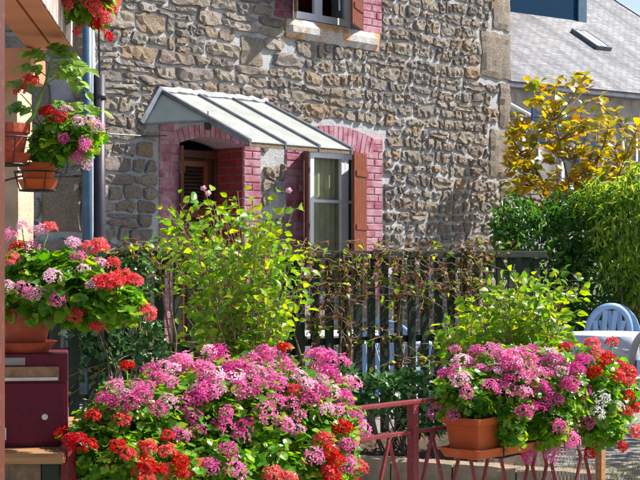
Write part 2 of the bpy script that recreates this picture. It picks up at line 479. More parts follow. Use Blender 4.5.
def leaf_frames(p, d, nrm):
    d = unit(d); s = unit(np.cross(d, nrm)); nn = np.cross(s, d)
    return d, s, nn
def leaves_mesh(name, kind, p, d, nrm, size, m, wid=1.0):
    v, f = LEAF[kind]
    d, s, nn = leaf_frames(p, d, nrm)
    size = np.asarray(size).reshape(-1, 1, 1)
    V = p[:, None, :]+size*(v[None, :, 0:1]*wid*s[:, None, :]+v[None, :, 1:2]*d[:, None, :]+v[None, :, 2:3]*nn[:, None, :])
    n = len(p); k = len(v)
    F = (np.array(f)[None]+(np.arange(n)*k)[:, None, None]).reshape(-1, 3)
    me = bpy.data.meshes.new(name)
    me.from_pydata(V.reshape(-1, 3).tolist(), [], F.tolist())
    me.materials.append(MT[m])
    me.polygons.foreach_set('use_smooth', [True]*len(me.polygons))
    me.update()
    return me
def single_leaf(kind, m, wid=1.0, name='leaf'):
    v, f = LEAF[kind]
    me = bpy.data.meshes.new(name)
    me.from_pydata((v*np.array([wid, 1, 1])).tolist(), [], f)
    me.materials.append(MT[m])
    me.polygons.foreach_set('use_smooth', [True]*len(me.polygons))
    me.update()
    return me
def leaf_objects(me, p, d, nrm, size, parent, name='leaf'):
    d, s, nn = leaf_frames(p, d, nrm)
    for i in range(len(p)):
        z = float(size[i])
        M = Matrix(((s[i][0]*z, d[i][0]*z, nn[i][0]*z, p[i][0]), (s[i][1]*z, d[i][1]*z, nn[i][1]*z, p[i][1]), (s[i][2]*z, d[i][2]*z, nn[i][2]*z, p[i][2]), (0, 0, 0, 1)))
        link(name, me, parent, M)
def split_leaves(root, kind, p, d, nrm, size, m, wid=1.0, limit=300):
    """the leaves that show largest as parts of their own, the rest joined"""
    y = p[:, 1]
    view = np.array([0, 0, EYE])-p
    view = unit(view)
    _, s, nn = leaf_frames(p, d, nrm)
    score = size/np.maximum(y, 1)*np.abs((nn*view).sum(1))+0.002*(view[:, 1]*0)
    score = score*(1+0.15*(y.mean()-y))
    idx = np.argsort(-score)
    a, b = idx[:limit], idx[limit:]
    me = single_leaf(kind, m, wid)
    leaf_objects(me, p[a], d[a], nrm[a], size[a], root)
    if len(b):
        o = link('foliage', leaves_mesh('foliage', kind, p[b], d[b], nrm[b], size[b], m, wid), root)
        o['kind'] = 'stuff'

# ---- blobs: ellipsoids that carry foliage
def blob_shell(blobs, n, rmin=0.55, rmax=1.05):
    w = np.array([(b[1][0]*b[1][1]*b[1][2])**(2/3) for b in blobs]); w /= w.sum()
    out_p, out_n = [], []
    need = n
    while need > 0:
        bi = rng.choice(len(blobs), size=need*2, p=w)
        c = np.array([tuple(b[0]) for b in blobs])[bi]
        r = np.array([b[1] for b in blobs])[bi]
        u = unit(rng.normal(size=(len(bi), 3)))
        lump = 1+0.14*np.sin(u[:, 0]*7+bi*1.7)*np.sin(u[:, 2]*6+bi)+0.10*np.sin(u[:, 1]*9+bi*3)
        rad = (rng.uniform(rmin**2, rmax**2, len(bi)))**0.5*lump
        p = c+u*r*rad[:, None]
        nn = unit(u/r)
        keep = np.ones(len(p), bool)
        for k, b in enumerate(blobs):
            inside = (((p-np.array(tuple(b[0])))/np.array(b[1]))**2).sum(1) < 0.30
            keep &= ~(inside & (bi != k))
        out_p.append(p[keep]); out_n.append(nn[keep])
        need -= int(keep.sum())
    return np.concatenate(out_p)[:n], np.concatenate(out_n)[:n]
def blob_hit(blobs, px, py, dflt):
    o = np.array([0, 0, EYE]); q = P(px, py, 1.0); d = np.array(tuple(q))-o
    best = None; near = None
    for c, r in blobs:
        c = np.array(tuple(c)); r = np.array(r)
        oo = (o-c)/r; dd = d/r
        A = dd@dd; B = 2*oo@dd; C = oo@oo-1.0
        D = B*B-4*A*C
        tm = -B/(2*A)
        miss = C-B*B/(4*A)
        if near is None or miss < near[0]: near = (miss, tm)
        if D > 0:
            t = (-B-math.sqrt(D))/(2*A)
            if best is None or t < best: best = t
    t = best if best is not None else near[1]
    return Vector(tuple(o+d*t))

# ---- geranium flower heads
def head_mesh(m, seed, kind='ivy'):
    r = random.Random(seed)
    vs, fs = [], []
    nfl = r.randint(13, 19) if kind == 'ivy' else r.randint(18, 24)
    for k in range(nfl):
        z = 1-1.25*(k+0.5)/nfl
        a = k*2.39996+r.uniform(-0.35, 0.35)
        h = math.sqrt(max(0, 1-z*z))
        n = Vector((h*math.cos(a), h*math.sin(a), z+0.15)).normalized()
        c = n*r.uniform(0.58, 0.98)
        n2 = (n+Vector((r.uniform(-.45, .45), r.uniform(-.45, .45), r.uniform(-.3, .3)))).normalized()
        x = n2.orthogonal().normalized(); x.rotate(Quaternion(n2, r.uniform(0, 6.28)))
        y = n2.cross(x)
        for j in range(5):
            q = 2*PI*j/5+r.uniform(-.2, .2)
            L = r.uniform(0.27, 0.42)*(1.15 if j < 2 else 0.92)
            wd = (0.095 if kind == 'ivy' else 0.14)*r.uniform(0.85, 1.2)
            dr = (x*math.cos(q)+y*math.sin(q))
            sd = n2.cross(dr)
            up = n2*r.uniform(0.05, 0.22)
            o = len(vs)
            vs += [c, c+dr*L*0.55+sd*wd*0.8+up*0.7, c+dr*L*0.93+sd*wd*0.75+up*0.5, c+dr*L+up*0.3, c+dr*L*0.93-sd*wd*0.75+up*0.5, c+dr*L*0.55-sd*wd*0.8+up*0.7]
            fs += [(o, o+1, o+2, o+3), (o, o+3, o+4, o+5)]
    me = bpy.data.meshes.new('flower_head')
    me.from_pydata([tuple(v) for v in vs], [], fs)
    me.materials.append(MT[m])
    me.update()
    return me
HEADS = {}
for _m, _k in (('pink_petal', 'ivy'), ('magenta_petal', 'ivy'), ('pale_petal', 'ivy'), ('red_petal', 'zonal'), ('coral_petal', 'zonal'), ('white_petal', 'ivy')):
    HEADS[_m] = [head_mesh(_m, 31*i+len(_m), _k) for i in range(5)]

def geranium(name, label, base_pts, blobs, nleaf, heads, lsize=(0.018, 0.038), hr=0.040, droop=0.0, extra_buds=10, loc=None):
    """base_pts: rooting points on the soil; heads: (px, py, colour letter[, scale])"""
    root = thing(name, label, 'plant', base_pts[0] if loc is None else loc)
    off = np.array(tuple(root.location))
    p, n = blob_shell(blobs, nleaf, 0.5, 1.06)
    up = np.array([0, 0, 1.0])
    nrm = unit(n*0.75+up*0.9+rng.normal(size=p.shape)*0.45)
    d = unit(np.cross(nrm, rng.normal(size=p.shape))+n*0.4+up*-0.15)
    s = rng.uniform(lsize[0], lsize[1], len(p))
    o = link('foliage', leaves_mesh('foliage', 'lobed', p-off-d*s[:, None]*0.4, d, nrm, s, 'geranium_leaf'), root)
    o['kind'] = 'stuff'
    st = MB()
    for b, r in blobs:
        bp = min(base_pts, key=lambda q: (Vector(q)-Vector(b)).length)
        for k in range(4):
            e = Vector(b)+Vector((rnd.uniform(-.5, .5)*r[0], rnd.uniform(-.5, .5)*r[1], rnd.uniform(-.4, .6)*r[2]))
            m = (Vector(bp)+e)*0.5+Vector((0, 0, 0.04))
            st.tube([Vector(bp)-Vector(off), m-Vector(off), e-Vector(off)], 0.005, 0.003, 5)
    for h in heads:
        px, py, c = h[:3]
        sc = h[3] if len(h) > 3 else 1.0
        q = blob_hit(blobs, px, py, 5)
        to = (Vector((0, 0, EYE))-q).normalized()
        q = q+to*0.012
        bb = min(blobs, key=lambda b: (Vector(b[0])-q).length)
        inner = Vector(bb[0])*0.55+q*0.45
        inner.z -= 0.02
        axis = (q-inner).normalized()*0.7+Vector((0, 0, 0.75))+to*0.3
        rot = axis.to_track_quat('Z', 'Y')@Quaternion((0, 0, 1), rnd.uniform(0, 6.28))
        mname = {'p': rnd.choice(['pink_petal', 'pink_petal', 'pink_petal', 'magenta_petal', 'magenta_petal', 'pale_petal']), 'm': 'magenta_petal', 'l': 'pale_petal', 'r': 'red_petal', 'c': 'coral_petal', 'w': 'white_petal'}[c]
        R = hr*sc*rnd.uniform(0.78, 1.14)
        me = rnd.choice(HEADS[mname])
        link('flower_head', me, root, Matrix.Translation(q-Vector(off))@rot.to_matrix().to_4x4()@Matrix.Diagonal((R, R, R*0.82, 1)))
        st.tube([inner-Vector(off), (inner+q)*0.5+Vector((0, 0, 0.012))-Vector(off), q-axis.normalized()*R*0.2-Vector(off)], 0.0026, 0.0018, 4)
    # buds
    for k in range(extra_buds):
        i = rnd.randrange(len(p))
        q = Vector(p[i]+n[i]*0.03+np.array([0, 0, 0.02]))
        b0 = Vector(p[i])
        st.tube([b0-Vector(off), (b0+q)*0.5+Vector((0, 0, .015))-Vector(off), q-Vector(off)], 0.002, 0.0015, 4)
        for j in range(4):
            e = q+Vector((rnd.uniform(-.012, .012), rnd.uniform(-.012, .012), rnd.uniform(-.002, .014)))
            st.tube([q-Vector(off), e-Vector(off)], 0.0022, 0.003, 4)
    st.build('stem', 'green_stem', root, True)['kind'] = 'stuff'
    return root

# ================================================================== SETTING
g = MB(); g.quad((-600, -600, 0), (600, -600, 0), (600, 1200, 0), (-600, 1200, 0))
tag(g.build('ground', 'gravel'), 'grey gravel and earth ground around the houses', None, kind='structure')

# ------------------------------------------------------------------ stone house
TH = math.radians(48)
CW, SW = math.cos(TH), math.sin(TH)
HA = Vector((-1.664, 15.6, 0))
def wt(px):
    u = (px-320)/FPX
    return (HA.x-HA.y*u)/(SW*u-CW)
def wz(px, py):
    return EYE-(py-255)/FPX*(HA.y+SW*wt(px))
house = thing('stone_house', 'grey brown rubble stone house with pink brick door and window surrounds', 'house', HA, TH)
T0, T1, ZT = -1.25, wt(508), 5.6
DOOR = (0.27, 1.22, 0.0, 2.72)
WIN = (2.195, 3.30, 0.88, 2.72)
UWIN = (wt(292.5), wt(361.5), 4.13, ZT-0.25)
OPEN = [DOOR, WIN, UWIN]
wall = MB()
ts = sorted({T0, T1, *[o[0] for o in OPEN], *[o[1] for o in OPEN]})
zs = sorted({0.0, ZT, *[o[2] for o in OPEN], *[o[3] for o in OPEN]})
for i in range(len(ts)-1):
    for j in range(len(zs)-1):
        tc, zc = (ts[i]+ts[i+1])/2, (zs[j]+zs[j+1])/2
        if any(o[0] < tc < o[1] and o[2] < zc < o[3] for o in OPEN): continue
        wall.quad((ts[i], 0, zs[j]), (ts[i+1], 0, zs[j]), (ts[i+1], 0, zs[j+1]), (ts[i], 0, zs[j+1]))
for (a, b, c, d) in OPEN:
    e = 0.48
    wall.quad((a, 0, c), (a, 0, d), (a, e, d), (a, e, c))
    wall.quad((b, 0, c), (b, e, c), (b, e, d), (b, 0, d))
    wall.quad((a, 0, d), (b, 0, d), (b, e, d), (a, e, d))
    wall.quad((a, 0, c), (a, e, c), (b, e, c), (b, 0, c))
DP = 6.0
wall.quad((T1, 0, 0), (T1, DP, 0), (T1, DP, ZT), (T1, 0, ZT))
wall.quad((T0, 0, 0), (T0, 0, ZT), (T0, DP, ZT), (T0, DP, 0))
wall.quad((T0, DP, 0), (T0, DP, ZT), (T1, DP, ZT), (T1, DP, 0))
wall.quad((T0, 0, ZT), (T1, 0, ZT), (T1, DP, ZT), (T0, DP, ZT))
wallo = wall.build('wall', 'mortar', house)
rf = MB()
ov = 0.35
rf.add([(T0-ov, -ov, ZT+0.02), (T1+ov, -ov, ZT+0.02), (T1+ov, DP/2, ZT+3.2), (T0-ov, DP/2, ZT+3.2), (T0-ov, DP+ov, ZT+0.02), (T1+ov, DP+ov, ZT+0.02)],
       [(0, 1, 2, 3), (3, 2, 5, 4), (0, 3, 4), (1, 5, 2), (0, 4, 5, 1)])
rf.build('roof', 'slate', house)

# --- rubble stones
def clip(poly, nx, ny, c):
    out = []
    n = len(poly)
    for i in range(n):
        a, b = poly[i], poly[(i+1) % n]
        da, db = a[0]*nx+a[1]*ny-c, b[0]*nx+b[1]*ny-c
        if da <= 0: out.append(a)
        if (da < 0) != (db < 0) and abs(da-db) > 1e-12:
            k = da/(da-db)
            out.append((a[0]+(b[0]-a[0])*k, a[1]+(b[1]-a[1])*k))
    return out
def area(poly):
    return 0.5*abs(sum(poly[i][0]*poly[(i+1) % len(poly)][1]-poly[(i+1) % len(poly)][0]*poly[i][1] for i in range(len(poly))))
def rubble(x0, x1, z0, z1, rects, r, course, wid, gap, specials=()):
    """wavy courses of uneven blocks, clipped round rectangles -> outlines"""
    def wave(k):
        ph = [r.uniform(0, 6.28) for _ in range(3)]
        return lambda x: 0.020*math.sin(x*2.1+ph[0])+0.016*math.sin(x*5.3+ph[1])+0.011*math.sin(x*13+ph[2])
    cells = []
    z = z0; lo = wave(0); zl = z
    while z < z1:
        h = r.uniform(*course)
        hi = wave(1); zh = z+h
        x = x0-r.uniform(0, 0.25)
        tl, tr = 0.0, 0.0
        while x < x1:
            w = wid(x, z)*r.choice((0.5, 0.65, 0.8, 0.95, 1.1, 1.35, 1.7))*r.uniform(0.9, 1.1)
            tr = r.uniform(-.028, .028)
            def cell(fa, fb, xa, xb, ta, tb):
                B = lambda q: zl+lo(q)+fa*(zh+hi(q)-zl-lo(q))
                T = lambda q: zl+lo(q)+fb*(zh+hi(q)-zl-lo(q))
                pts = [(xa-ta, B(xa)), ((xa+xb)/2, B((xa+xb)/2)+r.uniform(-.012, .012)), (xb-tb, B(xb)), (xb+r.uniform(-.01, .01), (B(xb)+T(xb))/2), (xb+tb, T(xb)), ((xa+xb)/2+r.uniform(-.04, .04), T((xa+xb)/2)+r.uniform(-.012, .012)), (xa+ta, T(xa)), (xa+r.uniform(-.01, .01), (B(xa)+T(xa))/2)]
                cells.append(pts)
            q = r.random()
            if q < 0.14 and w > 0.16:
                f = r.uniform(0.38, 0.62)
                cell(0, f, x, x+w, tl, tr); cell(f, 1, x, x+w, tl, tr)
            elif q < 0.24 and w > 0.22:
                f = r.uniform(0.4, 0.6); m = x+w*r.uniform(.35, .65)
                cell(0, 1, x, m, tl, 0.01); cell(0, f, m, x+w, 0.01, tr); cell(f, 1, m, x+w, 0.0, tr)
            else:
                cell(0, 1, x, x+w, tl, tr)
            tl = tr; x += w
        z = zh; zl = zh; lo = hi
    res = []
    for pts in cells:
        cx = sum(p[0] for p in pts)/8; cz = sum(p[1] for p in pts)/8
        if any(a < cx < b and c < cz < d for a, b, c, d in rects): continue
        g2 = gap(cx, cz)*r.uniform(0.5, 1.5)*0.5
        wx = max(p[0] for p in pts)-min(p[0] for p in pts); wz_ = max(p[1] for p in pts)-min(p[1] for p in pts)
        g2 = min(g2, wx*.2, wz_*.2)
        fx, fz = 1-2*g2/wx, 1-2*g2/wz_
        poly = [(cx+(p[0]-cx)*fx, cz+(p[1]-cz)*fz) for p in pts]
        for (a, b, c, d) in list(rects)+[(x1, 99, -9, 99), (-99, x0, -9, 99), (-99, 99, -99, z0), (-99, 99, z1, 99)]:
            px = [q[0] for q in poly]; pz = [q[1] for q in poly]
            if max(px) < a-.012 or min(px) > b+.012 or max(pz) < c-.012 or min(pz) > d+.012: continue
            gaps = [(a-cx, (1, 0, a-.014)), (cx-b, (-1, 0, -b-.014)), (c-cz, (0, 1, c-.014)), (cz-d, (0, -1, -d-.014))]
            k = max(gaps, key=lambda q: q[0])
            poly = clip(poly, *k[1])
            if len(poly) < 3: break
        if len(poly) < 3 or area(poly) < 0.0012: continue
        q = []
        for k in range(len(poly)):
            a, b = poly[k], poly[(k+1) % len(poly)]
            f = r.uniform(0.20, 0.34)
            q.append((a[0]+(b[0]-a[0])*f, a[1]+(b[1]-a[1])*f)); q.append((b[0]+(a[0]-b[0])*f, b[1]+(a[1]-b[1])*f))
        mer = []
        for a in q:
            if mer and math.hypot(a[0]-mer[-1][0], a[1]-mer[-1][1]) < 0.02: continue
            mer.append(a)
        j = 0.011
        mer = [(a[0]+r.uniform(-j, j), a[1]+r.uniform(-j, j)) for a in mer]
        if len(mer) >= 5: res.append(mer)
    for (a, b, c, d) in specials:
        n = []
        for (qx, qz), (vx, vz) in (((a, c), (b, c)), ((b, c), (b, d)), ((b, d), (a, d)), ((a, d), (a, c))):
            for k in range(4):
                n.append((qx+(vx-qx)*k/4+r.uniform(-.008, .008), qz+(vz-qz)*k/4+r.uniform(-.008, .008)))
        res.append(n)
    return res
def stone_geo(poly, r, proud):
    """outline (x, z) -> rough split face standing proud of y=0 (front is -y), origin at its centre"""
    if area_sign(poly) < 0: poly = poly[::-1]
    cx = sum(p[0] for p in poly)/len(poly); cz = sum(p[1] for p in poly)/len(poly)
    n = len(poly)
    h = proud*r.uniform(0.6, 1.35)
    tx, tz = r.uniform(-.16, .16), r.uniform(-.22, .12)
    loc = [(x-cx, z-cz) for x, z in poly]
    ring = lambda sc, j: [(x*sc+r.uniform(-j, j), z*sc+r.uniform(-j, j)) for x, z in loc]
    r1, r2 = ring(1.0, 0), ring(0.92, 0.006)
    vs = [(x*1.02, 0.02, z*1.02) for x, z in loc]
    vs += [(x, -0.22*h+r.uniform(-.004, .004), z) for x, z in r1]
    # split face: outline 2 plus scattered points, triangulated
    xs = [p[0] for p in loc]; zs_ = [p[1] for p in loc]
    inner = []
    m = max(3, min(16, int(area(poly)/0.0022)))
    tries = 0
    while len(inner) < m and tries < 200:
        tries += 1
        q = (r.uniform(min(xs), max(xs))*0.85, r.uniform(min(zs_), max(zs_))*0.85)
        if all(math.hypot(q[0]-k[0], q[1]-k[1]) > 0.024 for k in inner+r2) and pip(q, r2): inner.append(q)
    out = delaunay_2d_cdt([Vector(p) for p in r2+inner], [], [list(range(n))], 1, 1e-6)
    base = len(vs)
    mapped = out[0]
    if len(mapped) == n+len(inner):
        for k, v in enumerate(mapped):
            e = k < n
            y = (-0.84*h if e else -h)+(v.x*tx+v.y*tz)*0.5+r.uniform(-1, 1)*(0.008 if e else 0.015)
            vs.append((v.x, min(y, -0.004), v.y))
        fs = [tuple(base+i for i in f) for f in out[2]]
    else:
        for (x, z) in r2: vs.append((x, -0.85*h+r.uniform(-.008, .008), z))
        vs.append((0, -h, 0)); fs = [(base+k, base+(k+1) % n, base+n) for k in range(n)]
    for i in (0, 1):
        for k in range(n):
            k2 = (k+1) % n
            a, b, c, d = i*n+k, i*n+k2, (i+1)*n+k2, (i+1)*n+k
            fs += [(a, b, c), (a, c, d)] if r.random() < .5 else [(a, b, d), (b, c, d)]
    return (cx, cz), vs, fs
def pip(q, poly):
    ins = False
    for i in range(len(poly)):
        a, b = poly[i], poly[i-1]
        if (a[1] > q[1]) != (b[1] > q[1]) and q[0] < (b[0]-a[0])*(q[1]-a[1])/(b[1]-a[1])+a[0]: ins = not ins
    return ins
def area_sign(poly):
    return sum(poly[i][0]*poly[(i+1) % len(poly)][1]-poly[(i+1) % len(poly)][0]*poly[i][1] for i in range(len(poly)))
def lay_stones(polys, r, parent, proud, limit, vis):
    polys = sorted(polys, key=lambda q: -vis(q))
    rest = MB()
    for k, q in enumerate(polys):
        (cx, cz), vs, fs = stone_geo(q, r, proud)
        if k < limit:
            me = bpy.data.meshes.new('stone'); me.from_pydata(vs, [], fs); me.materials.append(MT['stone']); me.update()
            link('stone', me, parent, Matrix.Translation((cx, 0, cz)))
        else:
            rest.add([(v[0]+cx, v[1], v[2]+cz) for v in vs], fs)
    if rest.v:
        rest.build('stonework', 'stone', parent)['kind'] = 'stuff'

# quoins at the right corner: (px left, y top, y bottom)
quoin_px = [(483, -60, -8), (492, -6, 30), (480, 32, 79), (498, 81, 127), (489, 129, 178), (499, 181, 215), (494, 218, 275), (484, 278, 330), (488, 333, 380)]
QU = []
for (a, yt, yb) in quoin_px:
    zt, zb = wz(499, yt), wz(499, yb)
    QU.append((wt(a), T1, max(zb, 0.02), zt))
SILL = (wt(284), wt(377), 3.915, 4.13)
SQ = (wt(240), wt(262), wz(250, 66), wz(250, 36))
rects = [(-0.03, 1.50, -1, 2.86), (1.885, 3.625, 0.69, 2.98), (wt(274), wt(381), 4.13, 9), SILL, SQ]+QU
rs = random.Random(5)
polys = rubble(T0, T1-0.01, 0.0, ZT, rects, rs, (0.12, 0.175),
               lambda x, z: 0.32 if x < 2.4 else 0.225,
               lambda x, z: 0.030 if x < 2.4 else 0.042)
def vis_house(q):
    zc = sum(p[1] for p in q)/len(q); xc = sum(p[0] for p in q)/len(q)
    Y = HA.y+SW*xc
    py = 255-(zc-EYE)*FPX/Y
    if py < -8 or xc < -0.95: return 0
    return area(q)/Y**2*(1 if py < 252 else 0.25)
lay_stones(polys, rs, wallo, 0.036, 300, vis_house)
def block(t0, t1, z0, z1, proud, r, n=5, rough=.006):
    """dressed granite block, front face dressed roughly flat"""
    b = MB()
    nx, nz = max(3, int((t1-t0)/0.07)), max(3, int((z1-z0)/0.07))
    idx = {}
    vs = []
    for j in range(nz+1):
        for i in range(nx+1):
            e = i in (0, nx) or j in (0, nz)
            x = t0+(t1-t0)*i/nx; z = z0+(z1-z0)*j/nz
            y = -proud*(0.5 if e else 1)+r.uniform(-rough, rough)
            if e:
                x += r.uniform(-rough, rough)*1.2; z += r.uniform(-rough, rough)*1.2
            idx[i, j] = len(vs); vs.append((x, y, z))
    fs = [(idx[i, j], idx[i+1, j], idx[i+1, j+1], idx[i, j+1]) for i in range(nx) for j in range(nz)]
    rim = [idx[i, 0] for i in range(nx)]+[idx[nx, j] for j in range(nz)]+[idx[i, nz] for i in range(nx, 0, -1)]+[idx[0, j] for j in range(nz, 0, -1)]
    o = len(vs)
    for k in rim: vs.append((vs[k][0], 0.03, vs[k][2]))
    m = len(rim)
    fs += [(rim[(k+1) % m], rim[k], o+k, o+(k+1) % m) for k in range(m)]
    return b.add(vs, fs)
for (a, b, c, d) in QU:
    block(a+0.016, b+0.03, c+.006, d-0.020, 0.04, rs, rough=.012).build('quoin', 'granite', wallo)
def sillmat():
    t = NT('sill_granite')
    v = t.pos()
    f = t.ramp(t.noise(v, 3.2, 6, 0.65), [(0.47, (0, 0, 0)), (0.56, (1, 1, 1))])
    c = t.mix(f, (0.46, 0.45, 0.43), (0.50, 0.25, 0.10))
    c = t.mix(0.7, c, t.ramp(t.noise(v, 60, 5, 0.75), [(0.34, (0.4, 0.4, 0.4)), (0.66, (1.5, 1.5, 1.5))]), 'MULTIPLY')
    MT['sill_granite'] = t.done(t.pbr(c, 0.85, t.bump(t.noise(v, 50, 6, 0.7), 0.8, 0.012)))
sillmat()

block(SQ[0]+.01, SQ[1]-.01, SQ[2]+.01, SQ[3]-.01, .04, rs, rough=.011).build('stone', 'granite', wallo)
# --- bricks
brick_cache = {}
def brick(parent, x0, x1, z0, z1, yf, dep, r, side=None):
    """a brick with its front at -yf"""
    key = (round(x1-x0, 2), round(z1-z0, 3), round(dep, 2), side)
    if key not in brick_cache: brick_cache[key] = []
    lst = brick_cache[key]
    if len(lst) < 4:
        lx, lz = (x1-x0)/2, (z1-z0)/2
        b = MB()
        c = 0.006
        j = lambda: r.uniform(-.003, .003)
        ring = lambda ex, y: [(-lx+ex+j(), y, -lz+ex+j()), (lx-ex+j(), y, -lz+ex+j()), (lx-ex+j(), y, lz-ex+j()), (-lx+ex+j(), y, lz-ex+j())]
        r0, r1, r2 = ring(0, dep), ring(0, c), ring(c, 0)
        b.loft([r2, r1, r0], True, False)
        me = b.mesh('brick', 'brick')
        lst.append(me)
    me = r.choice(lst)
    link('brick', me, parent, Matrix.Translation(((x0+x1)/2, -yf+r.uniform(-.003, .003), (z0+z1)/2)))
rb = random.Random(9)
CH = 0.0865
def jamb(parent, a, b, z0, z1, flip=0):
    z = z0; k = flip
    w = b-a
    while z < z1-0.03:
        zt = min(z+CH, z1)
        if k % 2 == 0:
            brick(parent, a+.004, a+w*0.48-.005, z+.006, zt-.006, 0.018, 0.05, rb); brick(parent, a+w*0.48+.005, b-.004, z+.006, zt-.006, 0.018, 0.05, rb)
        elif w > 0.27 and (k//2) % 3 == 1:
            brick(parent, a+.004, a+w*0.72-.005, z+.006, zt-.006, 0.018, 0.05, rb); brick(parent, a+w*0.72+.005, b-.004, z+.006, zt-.006, 0.018, 0.05, rb)
        else:
            brick(parent, a+.004, b-.004, z+.006, zt-.006, 0.018, 0.05, rb)
        z += CH; k += 1
def arch(parent, a, b, zs, rise, thick, n):
    w = b-a; R = (w*w/4+rise*rise)/(2*rise); cz = zs+rise-R; cx = (a+b)/2
    half = math.asin(w/2/R)
    for k in range(n):
        t0, t1 = -half+2*half*k/n+0.006/R, -half+2*half*(k+1)/n-0.006/R
        vs = []
        for y in (-0.018, 0.012):
            for (t, rr) in ((t0, R), (t1, R), (t1, R+thick), (t0, R+thick)):
                vs.append((cx+rr*math.sin(t)+rb.uniform(-.003, .003), y+rb.uniform(-.003, .003)*(y < 0), cz+rr*math.cos(t)+rb.uniform(-.004, .004)))
        mb = MB().add(vs, [(0, 1, 2, 3), (0, 4, 5, 1), (1, 5, 6, 2), (2, 6, 7, 3), (3, 7, 4, 0)])
        mb.build('brick', 'brick', parent)
    # soffit filling between arch and the square head of the opening
    sp = MB(); m = 12
    pts = [(cx+R*math.sin(-half+2*half*i/m), cz+R*math.cos(-half+2*half*i/m)) for i in range(m+1)]
    return pts
def arch_fill(parent, a, b, ztop, pts, e):
    sp = MB()
    for i in range(len(pts)-1):
        (x0, z0), (x1, z1) = pts[i], pts[i+1]
        sp.quad((x0, -0.006, z0), (x1, -0.006, z1), (x1, -0.006, ztop), (x0, -0.006, ztop))
        sp.quad((x0, -0.006, z0), (x0, e, z0), (x1, e, z1), (x1, -0.006, z1))
    sp.build('arch_soffit', 'brick_mortar', parent)
    for i in range(5):      # soffit bricks running into the reveal
        pass
def backing(parent, a, b, z0, z1):
    MB().box(a, b, -0.006, 0.0, z0, z1).build('brick_mortar', 'brick_mortar', parent)
# door surround
backing(wallo, -0.02, 0.27, 0, 2.84); backing(wallo, 1.22, 1.49, 0, 2.84)
jamb(wallo, -0.02, 0.27, 0.0, 2.655); jamb(wallo, 1.22, 1.49, 0.0, 2.655, 1)
for (a, b) in ((-0.02, 0.19), (1.30, 1.49)):
    brick(wallo, a+.004, b-.004, 2.661, 2.742, .018, .05, rb); brick(wallo, a+.004, b-.004, 2.75, 2.832, .018, .05, rb)
pts = arch(wallo, 0.20, 1.29, 2.60, 0.118, 0.135, 15)
arch_fill(wallo, *DOOR[:2], 2.73, [(x, z) for x, z in pts if 0.2 < x < 1.29], 0.46)
# right-hand reveal of the doorway, brick by brick
z = 0.0; k = 0
while z < 2.60:
    cuts = [0.0, 0.21, 0.44] if k % 2 else [0.0, 0.10, 0.33, 0.44]
    for q in range(len(cuts)-1):
        m = MB().box(1.205, 1.225, cuts[q]+.006, cuts[q+1]-.006, z+.006, min(z+CH, 2.66)-.006)
        if q == 0: m = MB().box(1.205, 1.225, 0.002, cuts[1]-.006, z+.006, min(z+CH, 2.66)-.006)
        m.build('brick', 'brick_red', wallo)
    z += CH; k += 1
# window surround
backing(wallo, 1.895, 2.195, 0.8, 2.92); backing(wallo, 3.30, 3.615, 0.8, 2.92)
jamb(wallo, 1.895, 2.195, 0.88, 2.70); jamb(wallo, 3.30, 3.615, 0.88, 2.70, 1)
for (a, b) in ((1.895, 2.09), (3.41, 3.615)):
    for z in (2.70, 2.7865):
        brick(wallo, a+.004, b-.004, z+.006, z+CH-.006, .018, .05, rb)
pts = arch(wallo, 2.10, 3.40, 2.60, 0.118, 0.25, 17)
arch_fill(wallo, *WIN[:2], 2.73, [(x, z) for x, z in pts if 2.1 < x < 3.4], 0.2)
# upper window jambs and granite sill
ua, ub = UWIN[0], UWIN[1]
backing(wallo, wt(274), ua, 4.13, ZT-.3); backing(wallo, ub, wt(381), 4.13, ZT-.3)
jamb(wallo, wt(274), ua, 4.13, ZT-.6); jamb(wallo, ub, wt(381), 4.13, ZT-.6, 1)
block(SILL[0], SILL[1], SILL[2], SILL[3], 0.075, rs).build('window_sill', 'sill_granite', house)
MB().box(SILL[0]+.01, SILL[1]-.01, -.04, .12, 4.10, 4.132).build('window_sill', 'sill_granite', house)
block(WIN[0]-.2, WIN[1]+.2, 0.70, 0.88, 0.06, rs).build('window_sill', 'granite', house)

# --- windows
def window(parent, a, b, z0, z1, y, bars, m=None, name='window'):
    f = 0.055
    fr = MB()
    fr.box(a, a+f, y, y+.07, z0, z1).box(b-f, b, y, y+.07, z0, z1).box(a+f, b-f, y, y+.07, z1-f, z1).box(a+f, b-f, y, y+.07, z0, z0+f)
    w = fr.build(name, 'white_paint', parent, bevel=.006)
    m = m or (a+b)/2
    for (c, d) in ((a+f+.004, m-.003), (m+.003, b-f-.004)):
        s = 0.058
        cs = MB()
        cs.box(c, c+s, y-.018, y+.035, z0+f+.004, z1-f-.004).box(d-s, d, y-.018, y+.035, z0+f+.004, z1-f-.004)
        cs.box(c+s, d-s, y-.018, y+.035, z0+f+.004, z0+f+s+.03).box(c+s, d-s, y-.018, y+.035, z1-f-s, z1-f-.004)
        for q in bars:
            zz = z0+(z1-z0)*q
            cs.box(c+s, d-s, y-.014, y+.03, zz-.018, zz+.018)
        cs.build('casement', 'white_paint', w, bevel=.005)
        edges = [z0+f+s+.03]+[z0+(z1-z0)*q for q in bars]+[z1-f-s]
        for q in range(len(edges)-1):
            MB().quad((c+s-.004, y+.006, edges[q]), (d-s+.004, y+.006, edges[q]), (d-s+.004, y+.006, edges[q+1]), (c+s-.004, y+.006, edges[q+1])).build('pane', 'window_glass', w)
    return w
window(house, 2.32, WIN[1]-.02, WIN[2], 2.70, 0.07, [0.66], 2.99)
MB().box(WIN[0], 2.318, 0.05, 0.14, WIN[2], 2.70).build('window_jamb', 'dark_wood', house)
window(house, ua+.01, ub-.01, 4.134, ZT-.27, 0.16, [0.55])
